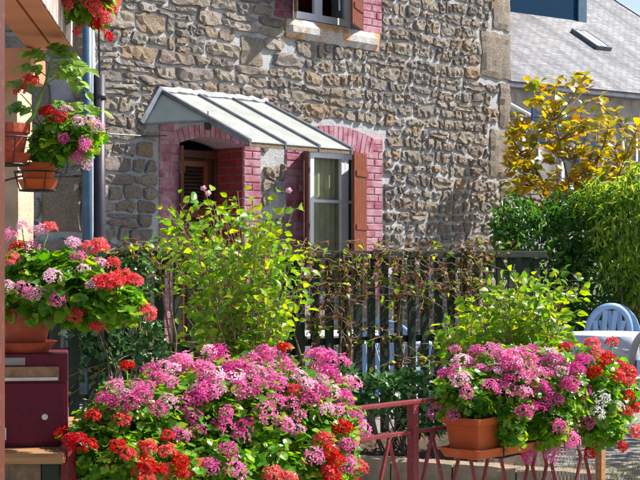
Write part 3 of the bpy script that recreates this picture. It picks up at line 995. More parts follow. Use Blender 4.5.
def curtain(a, b, z0, z1, y):
    c = MB(); n = 40
    rows = [[(a+(b-a)*i/n, y+.02*math.sin(i*1.3)+.01*math.sin(i*2.9), z) for i in range(n+1)] for z in (z0, z1)]
    c.add(rows[0]+rows[1], [(i, i+1, n+2+i, n+1+i) for i in range(n)])
    c.build('curtain', 'curtain', house, True)
curtain(WIN[0]+.05, WIN[0]+.85, WIN[2]+.05, 2.66, 0.15)
curtain(ua+.05, ua+.35, 4.2, ZT-.3, 0.24)
# --- shutters
def shutter(hx, hy, ang, width, z0, z1, hinge_side):
    """hinged at (hx, hy) of the wall frame; ang = direction of the leaf in that frame"""
    s = empty('shutter'); s.parent = house
    s.location = (hx, hy, 0); s.rotation_euler = (0, 0, ang)
    n = 5
    for k in range(n):
        MB().box(width*k/n+.0015, width*(k+1)/n-.0015, -.014, .014, z0, z1).build('plank', 'brown_paint', s, bevel=.004)
    for zz in (z0+.22, (z0+z1)/2, z1-.25):
        MB().box(-.012, width*0.9, .0145, .028, zz-.03, zz+.03).build('brace', 'brown_paint', s)
        MB().box(-.02, .045, -.020, -.0145, zz-.045, zz+.045).build('hinge', 'steel', s)
    return s
def wd(wx, wy):      # world direction -> angle in the wall frame
    return math.atan2(wy, wx)-TH
ph = math.radians(24)
shutter(WIN[1]-.01, -.02, PI+ph, 0.53, WIN[2]+.02, 2.66, 1)         # right leaf, almost closed
shutter(WIN[0]+.035, -.012, wd(0.06, -1), 0.40, WIN[2]+.02, 2.66, -1)  # left leaf, edge on
shutter(ub-.02, -.02, PI+math.radians(28), 0.55, 4.15, ZT-.3, 1)
shutter(ua+.03, -.012, wd(0.03, -1), 0.45, 4.15, ZT-.3, -1)
# --- door, set deep in its opening
dr = empty('door'); dr.parent = house
yd = 0.40
dm = MB()
dm.box(0.27, 0.34, yd-.02, yd+.05, 0.0, 2.60).box(1.15, 1.205, yd-.02, yd+.05, 0.0, 2.60).box(0.34, 1.15, yd-.02, yd+.05, 2.52, 2.60)
dm.build('door_frame', 'dark_wood', dr, bevel=.006)
MB().box(0.34, 1.15, yd+.03, yd+.06, 0.0, 2.52).build('door_panel', 'dark_wood', dr)
lf = MB(); lf.box(0.40, 0.46, yd-.03, yd+.028, 1.95, 2.48).box(0.98, 1.04, yd-.03, yd+.028, 1.95, 2.48).box(0.46, 0.98, yd-.03, yd+.028, 2.42, 2.48).box(0.36, 1.14, yd-.04, yd+.028, 1.86, 1.95)
lf.box(0.36, 1.14, yd-.03, yd+.028, 1.60, 1.70)
lf.build('louvre_frame', 'brown_paint', dr, bevel=.005)
for k in range(11):
    zz = 1.97+k*0.041
    MB().add([(0.46, yd-.018, zz), (0.98, yd-.018, zz), (0.98, yd+.02, zz+.03), (0.46, yd+.02, zz+.03), (0.46, yd-.014, zz+.008), (0.98, yd-.014, zz+.008), (0.98, yd+.024, zz+.038), (0.46, yd+.024, zz+.038)],
             [(0, 1, 2, 3), (7, 6, 5, 4), (0, 4, 5, 1)]).build('slat', 'louvre', dr)
for (a, b) in ((0.36, 0.72), (0.78, 1.14)):
    MB().box(a, b, yd-.01, yd+.028, 0.2, 1.55).build('door_panel', 'brown_paint', dr, bevel=.008)
# folded outer door leaf standing edge on in the opening
shutter(DOOR[0]+.05, 0.0, wd(0.03, -1), 0.12, 0.05, 2.60, -1)
MB().box(0.0, 1.5, -0.45, 0.40, 0.0, 0.14).build('door_step', 'granite', house, bevel=.015)

# --- glass awning over the door
aw = thing('glass_awning', 'lean to awning of whitish glass panes with dark glazing bars over the door', 'awning', HA, TH)
def aq(t, o):     # point of the sloping sheet
    return (t, -o, 3.165-(3.165-2.572)*o/1.3)
AT = [0.0, 0.51, 1.02, 1.53]
def slab(pts, th, m, name):
    n = Vector(pts[1])-Vector(pts[0]); n = n.cross(Vector(pts[2])-Vector(pts[0])).normalized()*th
    k = len(pts)
    vs = [Vector(p) for p in pts]+[Vector(p)-n for p in pts]
    fs = [tuple(range(k)), tuple(range(2*k-1, k-1, -1))]+[(i, k+i, k+(i+1) % k, (i+1) % k) for i in range(k)]
    return MB().add(vs, fs).build(name, m, aw)
for k in range(3):
    a, b = AT[k]+.004, AT[k+1]-.004
    slab([aq(a, 1.32), aq(b, 1.32), aq(b, 0.015), aq(a, 0.015)], 0.006, 'awning_glass', 'pane')
for k, t in enumerate(AT):
    w = 0.014 if k in (1, 2) else 0.020
    p0, p1 = Vector(aq(t, 0.0)), Vector(aq(t, 1.32))
    b = MB()
    for (zz0, zz1, ww) in ((0.004, 0.026, w), (-0.05, -0.010, w*0.7)):
        b.add([(t-ww, p0.y, p0.z+zz0), (t+ww, p0.y, p0.z+zz0), (t+ww, p0.y, p0.z+zz1), (t-ww, p0.y, p0.z+zz1),
               (t-ww, p1.y, p1.z+zz0), (t+ww, p1.y, p1.z+zz0), (t+ww, p1.y, p1.z+zz1), (t-ww, p1.y, p1.z+zz1)],
              [(0, 1, 2, 3), (7, 6, 5, 4), (0, 4, 5, 1), (1, 5, 6, 2), (2, 6, 7, 3), (3, 7, 4, 0)])
    b.build('glazing_bar', 'zinc', aw)
MB().box(-.03, 1.56, -1.31, -1.28, 2.515, 2.565).build('front_bar', 'bark', aw)
slab([(0.0, -0.012, 3.15), (-0.26, -0.012, 2.80), (-0.005, -0.785, 2.80)], 0.006, 'cheek_glass', 'side_pane')
fl = MB()
A0, B0 = Vector((0.0, -0.01, 3.17)), Vector((-0.27, -0.01, 2.79))
dv = (B0-A0).normalized(); sv = Vector((dv.z, 0, -dv.x))
fl.add([A0+sv*.0, A0-sv*-.055+Vector((0, 0, 0)), B0+sv*.055, B0, A0+Vector((0, -.045, 0)), A0+sv*.055+Vector((0, -.045, 0)), B0+sv*.055+Vector((0, -.045, 0)), B0+Vector((0, -.045, 0))],
       [(0, 1, 2, 3), (7, 6, 5, 4), (0, 4, 5, 1), (1, 5, 6, 2), (2, 6, 7, 3), (3, 7, 4, 0)])
fl.build('flashing', 'lead', aw)
MB().tube([(-0.27, -0.02, 2.795), (-0.005, -0.79, 2.795)], 0.014, 0.014, 6).build('glazing_bar', 'zinc', aw)
# lime fillet along the top
ft = MB(); n = 26; rows = []
for i in range(n+1):
    t = -0.03+1.60*i/n
    j = rs.uniform(-.012, .012); q = rs.uniform(-.008, .008)
    rows.append([(t, 0.0, 3.215+j), (t, -0.04+q, 3.20+j), (t, -0.065+q, 3.155+j), (t, -0.012, 3.12)])
ft.loft([[r_[k] for k in range(4)] for r_ in rows])
ft.build('flashing', 'mortar', aw)
lamp = thing('wall_lamp', 'small dark lantern hanging under the glass awning beside the door', 'lamp', (0, 0, 0))
lq = HA+Vector((CW*0.02+SW*0.74, SW*0.02-CW*0.74, 0))
lp = P(208, 124, lq.y)
MB().loft([circ(0.028, 0.03, 10), circ(0.04, 0.0, 10), circ(0.034, -0.05, 10), circ(0.012, -0.062, 10)]).build('lamp_shade', 'wire', lamp, True)
MB().tube([(0, 0, 0.03), (0, 0, 0.13)], 0.006, 0.006, 6).build('rod', 'wire', lamp)
lamp.location = lp

# --- pipes at the corner of the house
def pipe(name, label, px, d, r, y0, y1, m):
    q = P(px, 255, d)
    o = thing(name, label, 'pipe', (q.x, q.y, 0))
    zt = EYE-(y0-255)/FPX*d
    MB().tube([(0, 0, y1), (0, 0, zt)], r, r, 16).build('pipe', m, o, True)
    z = 1.2
    while z < zt:
        MB().loft([circ(r*1.14, z, 16), circ(r*1.14, z+.05, 16)]).build('collar', m, o, True)
        MB().box(-.01, .01, r*0.9, r+.35, z+.01, z+.04).build('wall_clip', m, o)
        z += 1.75
    return o
pipe('drain_pipe', 'blue grey painted drain pipe beside a darker pipe at the house corner', 87.5, 14.35, 0.048, -60, 0.0, 'blue_grey_paint')
dp = pipe('drain_pipe', 'short dark purple black pipe with a thin cable rising from its top', 99.5, 14.45, 0.058, 75, 0.0, 'dark_pipe')
zt = EYE+180/FPX*14.45
MB().tube([(0, 0, zt-.02), (-.005, 0, zt+.4), (0.0, .0, zt+1.2)], 0.010, 0.010, 6).build('cable', 'wire', dp)
cb = tag(MB().tube([HA+Vector((CW*wt(p_)+SW*.085, SW*wt(p_)-CW*.085, wz(p_, y_))) for p_, y_ in ((104, 134.5), (120, 135.5), (140, 136.5), (161, 136))], 0.008, 0.008, 6).build('wall_cable', 'dark_pipe'),
         'thin grey cable strung along the stones below the awning', 'cable')

# ------------------------------------------------------------------ shaded stone wall left of the pipes
wl = thing('stone_wall', 'shaded wall of large brown stones left of the drain pipes', 'wall', (0, 14.62, 0), 0.0)
xa, xb = (-90-320)/FPX*14.62, (90.5-320)/FPX*14.62
wm = MB().box(xa, xb, 0.0, 0.45, 0, 5.2).build('wall', 'mortar', wl)
zz = lambda y: EYE-(y-255)/FPX*14.62
xx = lambda x: (x-320)/FPX*14.62
big = [(xx(42), xx(81), zz(232), zz(176)), (xx(57), xx(82), zz(330), zz(262)), (xx(20), xx(50), zz(125), zz(84))]
rl = random.Random(3)
polys = rubble(xa, xb, 0.0, 5.2, big, rl, (0.17, 0.26), lambda x, z: 0.36, lambda x, z: 0.04, big)
def vis_l(q):
    zc = sum(p[1] for p in q)/len(q); xc = sum(p[0] for p in q)/len(q)
    return area(q) if (-5 < 320+xc/14.62*FPX and -5 < 255-(zc-EYE)/14.62*FPX < 480) else 0
lay_stones(polys, rl, wm, 0.05, 300, vis_l)

# ------------------------------------------------------------------ slate-roofed house behind
RH = Vector((4.0, 32.0, 0))
RA = math.atan2(0.6, 0.8)
h2 = thing('slate_roof_house', 'grey house with a pale slate roof and skylight behind the yellow tree', 'house', RH, RA)
L0, L1, EZ = -4.0, 8.8, 5.12
PT = math.atan(0.625)
w2 = MB()
w2.box(L0, L1, 0.0, 8.0, 0, EZ-.05).build('wall', 'granite_wall', h2)
MB().box(L0-.1, L1+.1, -0.12, 0.0, EZ-.62, EZ-.08).build('fascia', 'timber_grey', h2)
MB().box(L0-.2, L1+.2, -0.32, -0.13, EZ-.13, EZ-.02).build('gutter', 'zinc', h2, bevel=.02)
rm = MB()
roof = empty('roof'); roof.parent = h2; roof.location = (0, -0.34, EZ); roof.rotation_euler = (PT, 0, 0)
RL = 11.0
MB().box(L0-.3, L1+.1, 0.0, RL, -0.12, 0.0).build('slates', 'slate', roof)
MB().box(L1+.1, L1+.18, 0.0, RL, -0.16, 0.03).build('verge', 'lead', roof)
# far slope
r2 = MB(); yy = RL*math.cos(PT); zr = RL*math.sin(PT)
r2.add([(L0-.3, yy-.36, EZ+zr), (L1+.1, yy-.36, EZ+zr), (L1+.1, 2*yy-.36, EZ), (L0-.3, 2*yy-.36, EZ)], [(0, 1, 2, 3)])
r2.build('roof', 'slate', h2)
def roof_pt(px, py):
    """roof-local x, y where a pixel's ray meets the slope"""
    M = (Matrix.Translation(RH)@Matrix.Rotation(RA, 4, 'Z')@Matrix.Translation((0, -0.34, EZ))@Matrix.Rotation(PT, 4, 'X')).inverted()
    o = M@Vector((0, 0, EYE)); d = (M.to_3x3()@(P(px, py, 1)-Vector((0, 0, EYE))))
    k = -o.z/d.z
    q = o+d*k
    return q.x, q.y
# skylight
c = [roof_pt(*q) for q in ((578, 34), (589, 33), (603, 49.5), (592, 50))]
sx = (c[0][0]+c[3][0])/2; ex = (c[1][0]+c[2][0])/2; sy = (c[2][1]+c[3][1])/2; ey = (c[0][1]+c[1][1])/2
sk = MB(); f = .06
sk.box(sx, sx+f, sy, ey, 0, .10).box(ex-f, ex, sy, ey, 0, .10).box(sx+f, ex-f, sy, sy+f, 0, .10).box(sx+f, ex-f, ey-f, ey, 0, .10).box((sx+ex)/2-.025, (sx+ex)/2+.025, sy+f, ey-f, 0, .09)
sk = sk.build('skylight', 'zinc', roof)
for (a, b) in ((sx+f, (sx+ex)/2-.025), ((sx+ex)/2+.025, ex-f)):
    MB().box(a, b, sy+f, ey-f, 0.02, 0.085).build('pane', 'white_plastic', sk)  # opaque white panes carry the reflected sky in their colour
# dormer block, its shade painted in as dark blue slate, with a zinc corner
x0, y0 = roof_pt(470, 7); x1, y1 = roof_pt(576, 20)
do = MB()
dz = math.tan(PT)
yb = (y0+y1)/2
def rl_box(m, xa_, xb_, ya, yb_, h):
    # vertical block standing on the slope, in house axes
    za = EZ+ya*math.sin(PT); Ya = -0.34+ya*math.cos(PT); Yb = Ya+(yb_-ya)
    return m.box(xa_, xb_, Ya, Yb, za-.3, za+h)
rl_box(MB(), x0, x1, yb, yb+3.5, 2.6).build('dormer', 'shaded_slate', h2)
x2, _ = roof_pt(584, 21)
rl_box(MB(), x1, x2, yb-.06, yb+3.5, 2.6).build('dormer_corner', 'blue_grey_paint', h2)
# its windows, stair and panels
def h2pt(px, py, off=0.0):
    q = P(px, py, 1)-Vector((0, 0, EYE))
    # facade plane y_local = -off
    n = Vector((-math.sin(RA), math.cos(RA), 0))
    k = (n.dot(RH)-off)/n.dot(q)
    p_ = Vector((0, 0, EYE))+q*k
    l = Matrix.Rotation(-RA, 4, 'Z')@(p_-RH)
    return l.x, l.z
def h2win(px0, py0, px1, py1):
    a, z1_ = h2pt(px0, py0); b, z0_ = h2pt(px1, py1)
    fm = MB(); f = .09
    fm.box(a, a+f, -.05, .0, z0_, z1_).box(b-f, b, -.05, .0, z0_, z1_).box(a+f, b-f, -.05, .0, z1_-f, z1_).box(a+f, b-f, -.05, .0, z0_, z0_+f).box((a+b)/2-.03, (a+b)/2+.03, -.045, 0, z0_+f, z1_-f)
    w_ = fm.build('window', 'white_paint', h2)
    MB().box(a+f-.01, b-f+.01, -.02, -.012, z0_+f-.01, z1_-f+.01).build('pane', 'dark_glass', w_)
h2win(621, 120, 650, 166); h2win(560, 150, 585, 190); h2win(521, 120, 540, 160)
for (px0, px1) in ((595, 604), (606, 615)):
    for k in range(3):
        a, z1_ = h2pt(px0, 116+k*14); b, z0_ = h2pt(px1, 128+k*14)
        MB().box(a, b, -.035, .0, z0_, z1_).build('stone_panel', 'timber_grey', h2, bevel=.01)
st = thing('outdoor_stair', 'blue outdoor stair with a white handrail behind the yellow leaved tree', 'stairs', (0, 0, 0))
a = P(500, 118, 29.0); b = P(616, 181, 30.5)
dd = (b-a); hz = Vector((dd.x, dd.y, 0)).normalized(); nn_ = Vector((hz.y, -hz.x, 0))
for off in (0.0, -1.0):
    q = [a-nn_*off, b-nn_*off]
    u_ = Vector((0, 0, .11))
    vs = [q[0]-u_, q[1]-u_, q[1]+u_, q[0]+u_]
    vs += [v-nn_*.05 for v in vs]
    MB().add(vs, [(0, 1, 2, 3), (7, 6, 5, 4), (0, 4, 5, 1), (1, 5, 6, 2), (2, 6, 7, 3), (3, 7, 4, 0)]).build('stringer', 'stair_blue', st)
for k in range(9):
    q = a+dd*((k+.5)/9)
    v0 = [q+hz*s_*.14+nn_*t_+Vector((0, 0, h_)) for h_ in (-.02, .02) for s_, t_ in ((-1, .0), (1, .0), (1, 1.0), (-1, 1.0))]
    MB().add(v0, [(3, 2, 1, 0), (4, 5, 6, 7), (0, 1, 5, 4), (1, 2, 6, 5), (2, 3, 7, 6), (3, 0, 4, 7)]).build('tread', 'bark', st)
MB().tube([a+Vector((0, 0, .38)), b+Vector((0, 0, .38))], .03, .03, 6).build('handrail', 'white_paint', st)
for k in range(6):
    q = a+dd*((k+.3)/6)
    MB().tube([q, q+Vector((0, 0, .4))], .018, .018, 5).build('baluster', 'white_paint', st)
for q in (a, b):
    MB().box(q.x-.06, q.x+.06, q.y+.06, q.y+.18, 0, q.z+.1).build('post', 'stair_blue', st)

# ------------------------------------------------------------------ patio, bed and kerb
FA = math.atan2(1.1, 1.577)
FO = Vector((-1.133, 10.0, 0))
FC, FS = math.cos(FA), math.sin(FA)
def fp(t, e=0.0, z=0.0):          # fence frame: t along, e towards the camera
    return Vector((FO.x+FC*t+FS*e, FO.y+FS*t-FC*e, z))
pt = MB(); pt.quad((-3.0, 9.6, .004), (1.6, 12.1, .004), (6.5, 21, .004), (-3.0, 21, .004))
tag(pt.build('patio', 'patio'), 'pale paved patio between the fence and the house', None, kind='structure')
ka, kb = P(300, 452, 9.45), P(640, 491, 8.45)
kd = Vector((kb.x-ka.x, kb.y-ka.y, 0)).normalized(); kn = Vector((-kd.y, kd.x, 0))
kl = (Vector((kb.x, kb.y, 0))-Vector((ka.x, ka.y, 0))).length
kerb = thing('stone_kerb', 'low tan stone kerb edging the planting bed in front of the fence', 'kerb', (ka.x, ka.y, 0), math.atan2(kd.y, kd.x))
x = -1.6; k = 0
while x < kl*0.72:
    L = rnd.uniform(.38, .52)
    m = MB(); nx = 5
    rows = []
    for i in range(nx+1):
        q = x+.006+(L-.012)*i/nx; j = lambda: rnd.uniform(-.006, .006)
        rows.append([(q, 0+j(), -.02), (q, .01+j(), .17+j()), (q, .02+j(), .195+j()), (q, .13+j(), .20+j()), (q, .145, -.02)])
    m.loft(rows).build('stone', 'concrete', kerb)
    x += L; k += 1
bd = MB()
nx = 30
top = []; bot = []
for i in range(nx+1):
    t = -1.2+4.9*i/nx
    f_ = fp(t, .02)
    k_ = Vector((ka.x, ka.y, 0))+kd*(-1.6+(kl*0.72+1.6)*i/nx)+kn*.13
    bot.append(k_); top.append(f_)
vs, fs = [], []
nr = 8
for i in range(nx+1):
    for j in range(nr+1):
        q = bot[i].lerp(top[i], j/nr)
        vs.append((q.x, q.y, .14+rnd.uniform(-.02, .03)))
for i in range(nx):
    for j in range(nr):
        a = i*(nr+1)+j
        fs.append((a, a+nr+1, a+nr+2, a+1))
tag(bd.add(vs, fs).build('planting_bed', 'soil'), 'dark soil of the planting bed behind the kerb', None, kind='structure')

# ------------------------------------------------------------------ picket fence
fn = thing('picket_fence', 'dark green wooden picket fence with a flat top rail in front of the house', 'fence', FO, FA)
F_A, F_B = -0.75, 3.50
sl_me = []
for k in range(5):
    m = MB(); w = .034
    jz = rnd.uniform(-.01, .01)
    m.box(-w+rnd.uniform(-.004, .004), w+rnd.uniform(-.004, .004), -.012, .012, .06, 1.425+jz*.3)
    me = m.mesh('slat', 'fence_green')
    bm = bmesh.new(); bm.from_mesh(me); bmesh.ops.bevel(bm, geom=list(bm.edges), offset=.003, segments=1, affect='EDGES'); bm.to_mesh(me); bm.free()
    sl_me.append(me)
t = F_A+.05
while t < F_B-.03:
    o = link('slat', rnd.choice(sl_me), fn, Matrix.Translation((t+rnd.uniform(-.008, .008), -.035+rnd.uniform(-.004, .004), 0))@Matrix.Rotation(rnd.uniform(-.008, .008), 4, 'Y'))
    t += .126
MB().box(F_A, F_B+.04, -.075, .045, 1.428, 1.482).build('top_rail', 'fence_green', fn, bevel=.006)
MB().box(F_A, F_B-.02, -.020, .02, .80, .85).build('rail', 'fence_green', fn, bevel=.004)
MB().box(F_A, F_B-.02, -.020, .02, .50, .545).build('rail', 'fence_green', fn, bevel=.004)
for q in (F_A+.02, 1.15, F_B-.1):
    MB().box(q-.04, q+.04, .022, .10, 0, 1.43).build('post', 'fence_green', fn, bevel=.005)

# ------------------------------------------------------------------ garden furniture
def chair(label, loc, rz, m, H=0.90, group=None):
    c = thing('garden_chair', label, 'chair', loc, rz, group)
    sw, sd, sh = .22, .21, .43
    seat = MB()
    rows = []
    for z in (sh-.02, sh):
        rows.append([(x*sw*1.05, y*sd, z) for x, y in ((-.9, -1), (.9, -1), (1, -.8), (1, .8), (.85, 1), (-.85, 1), (-1, .8), (-1, -.8))])
    seat.loft(rows).build('seat', m, c, bevel=.006)
    # back: fan of slats in a rounded arch, leaning backwards (+y)
    lean = lambda z: sd+(z-sh)*.22
    bw = .235
    def arc(k, n, w=bw, z0=sh+.12, z1=H):
        a = PI*k/n
        z = z0+(z1-z0)*math.sin(a)**.7
        return (w*math.cos(a), lean(z), z)
    n = 18
    ap = [arc(k, n) for k in range(n+1)]
    fr = MB()
    rings = []
    for i, p_ in enumerate(ap):
        a = Vector(ap[max(i-1, 0)]); b = Vector(ap[min(i+1, n)])
        d_ = (b-a).normalized(); y_ = Vector((0, 1, 0)); s_ = d_.cross(y_).normalized()
        q = Vector(p_)
        rings.append([q-s_*.030-y_*.009, q+s_*.030-y_*.009, q+s_*.030+y_*.009, q-s_*.030+y_*.009])
    fr.loft(rings).build('backrest', m, c, True)
    for sx, tx in ((-.085, -.15), (-.03, -.055), (.03, .055), (.085, .15)):
        zb, zt_ = sh-.01, H-.03-.12*abs(tx/.15)**2
        s = MB(); wdt = .021
        s.add([(sx-wdt, lean(zb)-.008, zb), (sx+wdt, lean(zb)-.008, zb), (tx+wdt*1.2, lean(zt_)-.008, zt_), (tx-wdt*1.2, lean(zt_)-.008, zt_),
               (sx-wdt, lean(zb)+.008, zb), (sx+wdt, lean(zb)+.008, zb), (tx+wdt*1.2, lean(zt_)+.008, zt_), (tx-wdt*1.2, lean(zt_)+.008, zt_)],
              [(0, 1, 2, 3), (7, 6, 5, 4), (0, 4, 5, 1), (1, 5, 6, 2), (2, 6, 7, 3), (3, 7, 4, 0)]).build('slat', m, c)
    for sx in (-1, 1):
        MB().tube([(sx*.235, lean(sh+.2), sh+.22), (sx*.27, 0.0, sh+.235), (sx*.26, -sd, sh+.21), (sx*.245, -sd-.01, sh+.1)], .022, .02, 7).build('armrest', m, c, True)
        for sy in (-1, 1):
            x0, y0, x1, y1 = sx*.22, sy*.19, sx*.265, sy*.26
            top_z = sh+.13 if sy < 0 else sh+.14
            s = MB(); w = .026
            s.loft([[(x1-w*.6, y1-w*.6, 0), (x1+w*.6, y1-w*.6, 0), (x1+w*.6, y1+w*.6, 0), (x1-w*.6, y1+w*.6, 0)],
                    [(x0-w, y0-w, top_z), (x0+w, y0-w, top_z), (x0+w, y0+w, top_z), (x0-w, y0+w, top_z)]]).build('leg', m, c)
    return c
q = P(599, 300, 15.2); chair('fan backed white plastic garden chair, blue shade in its colour, beside the clothed table', (q.x, q.y, 0), math.radians(190), 'blue_tinted_plastic', .945)
q = P(624, 300, 15.45); chair('white plastic garden chair, blue shade in its colour, tucked behind the fan backed one', (q.x, q.y, 0), math.radians(150), 'blue_tinted_plastic', .935)
q = P(640, 300, 12.6); chair('off white beige plastic garden chair standing near the red geranium blooms', (q.x, q.y, 0), math.radians(200), 'beige_plastic', .86)
q = P(396, 300, 13.6); chair('white plastic garden chair tinted light blue on the patio behind the picket fence', (q.x, q.y, .004), math.radians(160), 'blue_tinted_plastic', .84)
q = P(610, 300, 14.0)
tb = thing('round_table', 'round garden table under a pale bluish cloth beside blue tinted chairs', 'table', (q.x, q.y, 0))
MB().loft([circ(.40, .68, 28), circ(.42, .70, 28), circ(.40, .715, 28)]).build('tabletop', 'white_plastic', tb, True)
for a in range(4):
    an = a*PI/2+.5
    MB().tube([(.12*math.cos(an), .12*math.sin(an), .68), (.30*math.cos(an), .30*math.sin(an), 0)], .022, .018, 8).build('leg', 'white_plastic', tb, True)
cl = MB(); rows = []
for (rr, z, wv) in ((.05, .722, 0), (.405, .722, 0), (.432, .71, .004), (.445, .62, .018), (.455, .50, .035)):
    rows.append([((rr+wv*math.sin(k*9*2*PI/72)+wv*.4*math.sin(k*4*2*PI/72+1))*math.cos(2*PI*k/72), (rr+wv*math.sin(k*9*2*PI/72))*math.sin(2*PI*k/72), z) for k in range(72)])
cl.loft(rows, True, False)
o = cl.build('tablecloth', 'cloth', None, True); o.location = (q.x, q.y, 0)
tag(o, 'pale bluish cloth draped over the round garden table', 'tablecloth')
q = P(338, 300, 14.6)
t2 = thing('garden_table', 'white oblong plastic garden table seen through the fence pickets', 'table', (q.x, q.y, .004), math.radians(20))
MB().loft([rrect(.46, .30, .66, .06), rrect(.48, .32, .68, .06), rrect(.46, .30, .70, .06)]).build('tabletop', 'white_plastic', t2)
for sx in (-1, 1):
    for sy in (-1, 1):
        MB().box(sx*.38-.03, sx*.38+.03, sy*.22-.03, sy*.22+.03, 0, .66).build('leg', 'white_plastic', t2, bevel=.006)

# ------------------------------------------------------------------ iron railing
RO = Vector((.347, 5.6, 0))
def rt(px, e=0.0):
    u = (px-320)/FPX
    bx, by = RO.x+SW*e, RO.y-CW*e
    return (u*by-bx)/(CW-u*SW)
def rp(t, e=0.0, z=0.0):
    return Vector((RO.x+CW*t+SW*e, RO.y+SW*t-CW*e, z))
rl_ = thing('iron_railing', 'rusty dark red iron railing with crossed bars carrying the flower boxes', 'railing', RO, TH)
RA0, RB0 = -1.62, 1.32
MB().box(RA0, RB0, -.018, .018, .895, .909).build('top_rail', 'railing_red', rl_, bevel=.003)
MB().box(RA0, RB0, -.009, .009, .782, .796).build('rail', 'railing_red', rl_, bevel=.002)
MB().box(RA0, RB0, -.009, .009, .09, .104).build('rail', 'railing_red', rl_, bevel=.002)
for t in (RA0, 0.0):
    MB().box(t-.016, t+.016, -.016, .016, 0, .895).build('post', 'railing_red', rl_, bevel=.002)
o = MB().box(RB0-.018, RB0+.018, -.016, .016, 0, .893).build('post', 'plank_wood', rl_, bevel=.003)
ap = [-1.44, -1.22, -1.0, -.78, -.56, -.345, -.141, .116, .32, .52]
for t in ap:
    for s in (-1, 1):
        e = .006*s
        MB().tube([(t+s*.004, e, .782), (t+s*.236, e, .104)], .0075, .0075, 4).build('bar', 'railing_red', rl_)
for px in (530, 549, 583):
    t = rt(px)
    for s in (-1, 1):
        MB().tube([(t+s*.075, 0, .782), (t+s*.06, 0, .68), (t+s*.018, 0, .575), (t+s*.06, 0, .47), (t+s*.07, 0, .30), (t+s*.018, 0, .2), (t+s*.05, 0, .104)], .0085, .0085, 6).build('bar', 'railing_red', rl_)
wm_ = MB()
for k in range(17):
    a = .86+k*.028
    for s in (-1, 1):
        p_ = []
        for j in range(9):
            z = .12+.66*j/8
            p_.append((a+s*.014*(-1)**j*0.9, .012, z))
        wm_.tube(p_, .0009, .0009, 3, False)
wm_.build('wire_mesh', 'steel', rl_)['kind'] = 'stuff'

# ------------------------------------------------------------------ flower boxes
def trough(label, loc, rz, L, Wd, H, m, hooks=True):
    """top rim at z=H above loc"""
    o = thing('flower_box', label, 'planter', loc, rz)
    b = MB()
    b.loft([rrect(L*.47, Wd*.40, 0), rrect(L*.49, Wd*.47, H-.028), rrect(L*.505, Wd*.51, H-.026), rrect(L*.508, Wd*.515, H), rrect(L*.49, Wd*.47, H), rrect(L*.485, Wd*.46, H-.025)], True, False)
    b.build('box', m, o)
    MB().loft([rrect(L*.485, Wd*.46, H-.026)], True, True).build('soil', 'soil', o)
    s = MB(); s.loft([rrect(L*.50, Wd*.47, -.016), rrect(L*.525, Wd*.56, .018), rrect(L*.53, Wd*.57, .02), rrect(L*.515, Wd*.54, .02), rrect(L*.49, Wd*.45, -.006)], True, True)
    s.build('tray', m, o)
    if hooks:
        for x in (-L*.3, L*.3):
            MB().tube([(x, Wd*.6, H+.072), (x, Wd*.52, H+.075), (x, Wd*.50, H-.01), (x, Wd*.5, -.02), (x, -Wd*.5, -.022), (x, -Wd*.585, -.02), (x, -Wd*.585, .04)], .004, .004, 6).build('bracket', 'wire', o)
    return o
WD = .17
def box_at(t, L, label, m):
    q = rp(t, .108, .702)
    return trough(label, q, TH, L, WD, .135, m)
box_at(.50, .70, 'orange terracotta flower box of pink and white geraniums hung on the railing', 'terracotta')
box_at(-.76, .46, 'terracotta flower box under the pink geranium next to the railing post', 'terracotta')
box_at(-1.27, .50, 'terracotta flower box under the red geranium beside the wooden shelf', 'terracotta')

# ------------------------------------------------------------------ porch corner on the left
BX = lambda d: -.867-.075*(d-5.2)
bm_ = thing('porch_beam', 'salmon painted timber beam with peeling white side above the hanging pots', 'beam', (0, 0, 0))
def beamseg(x0, x1, z0, z1, d0, d1, m, name):
    vs = []
    for d in (d0, d1):
        vs += [(BX(d)+x0, d, z0), (BX(d)+x1, d, z0), (BX(d)+x1, d, z1), (BX(d)+x0, d, z1)]
    return MB().add(vs, [(0, 1, 2, 3), (7, 6, 5, 4), (0, 4, 5, 1), (1, 5, 6, 2), (2, 6, 7, 3), (3, 7, 4, 0)]).build(name, m, bm_, bevel=.004)
ZB = EYE+207/FPX*5.25
beamseg(-.062, -.002, ZB, ZB+.20, 1.6, 5.26, 'salmon', 'board')
beamseg(-.155, -.070, ZB, ZB+.20, 1.6, 5.30, 'salmon', 'board')
beamseg(-.069, -.063, ZB+.018, ZB+.20, 1.6, 5.25, 'groove', 'groove')
beamseg(-.0015, .004, ZB+.004, ZB+.20, 1.6, 5.262, 'peeling_paint', 'side_board')
pl = thing('porch_pillar', 'rendered tan pillar behind the hanging pots and mailbox', 'pillar', (0, 0, 0))
px17 = (17-320)/FPX*5.45
m = MB(); rows = []
for i in range(14):
    z = (ZB-.11)*i/13
    j = lambda: rnd.uniform(-.006, .006)
    rows.append([(px17-.30, 5.45, z), (px17+j(), 5.45+j(), z), (px17+j(), 5.75, z), (px17-.30, 5.75, z)])
m.loft(rows).build('shaft', 'render_tan', pl)
MB().box(px17-.35, px17+.10, 5.20, 5.48, ZB-.11, ZB-.004).build('capital', 'salmon', pl, bevel=.012)
po = tag(MB().box(-.80, -.646, 2.95, 3.08, 0, ZB).build('porch_post', 'post_brown', None, bevel=.006), 'reddish brown worn post holding up the porch beam', 'post')

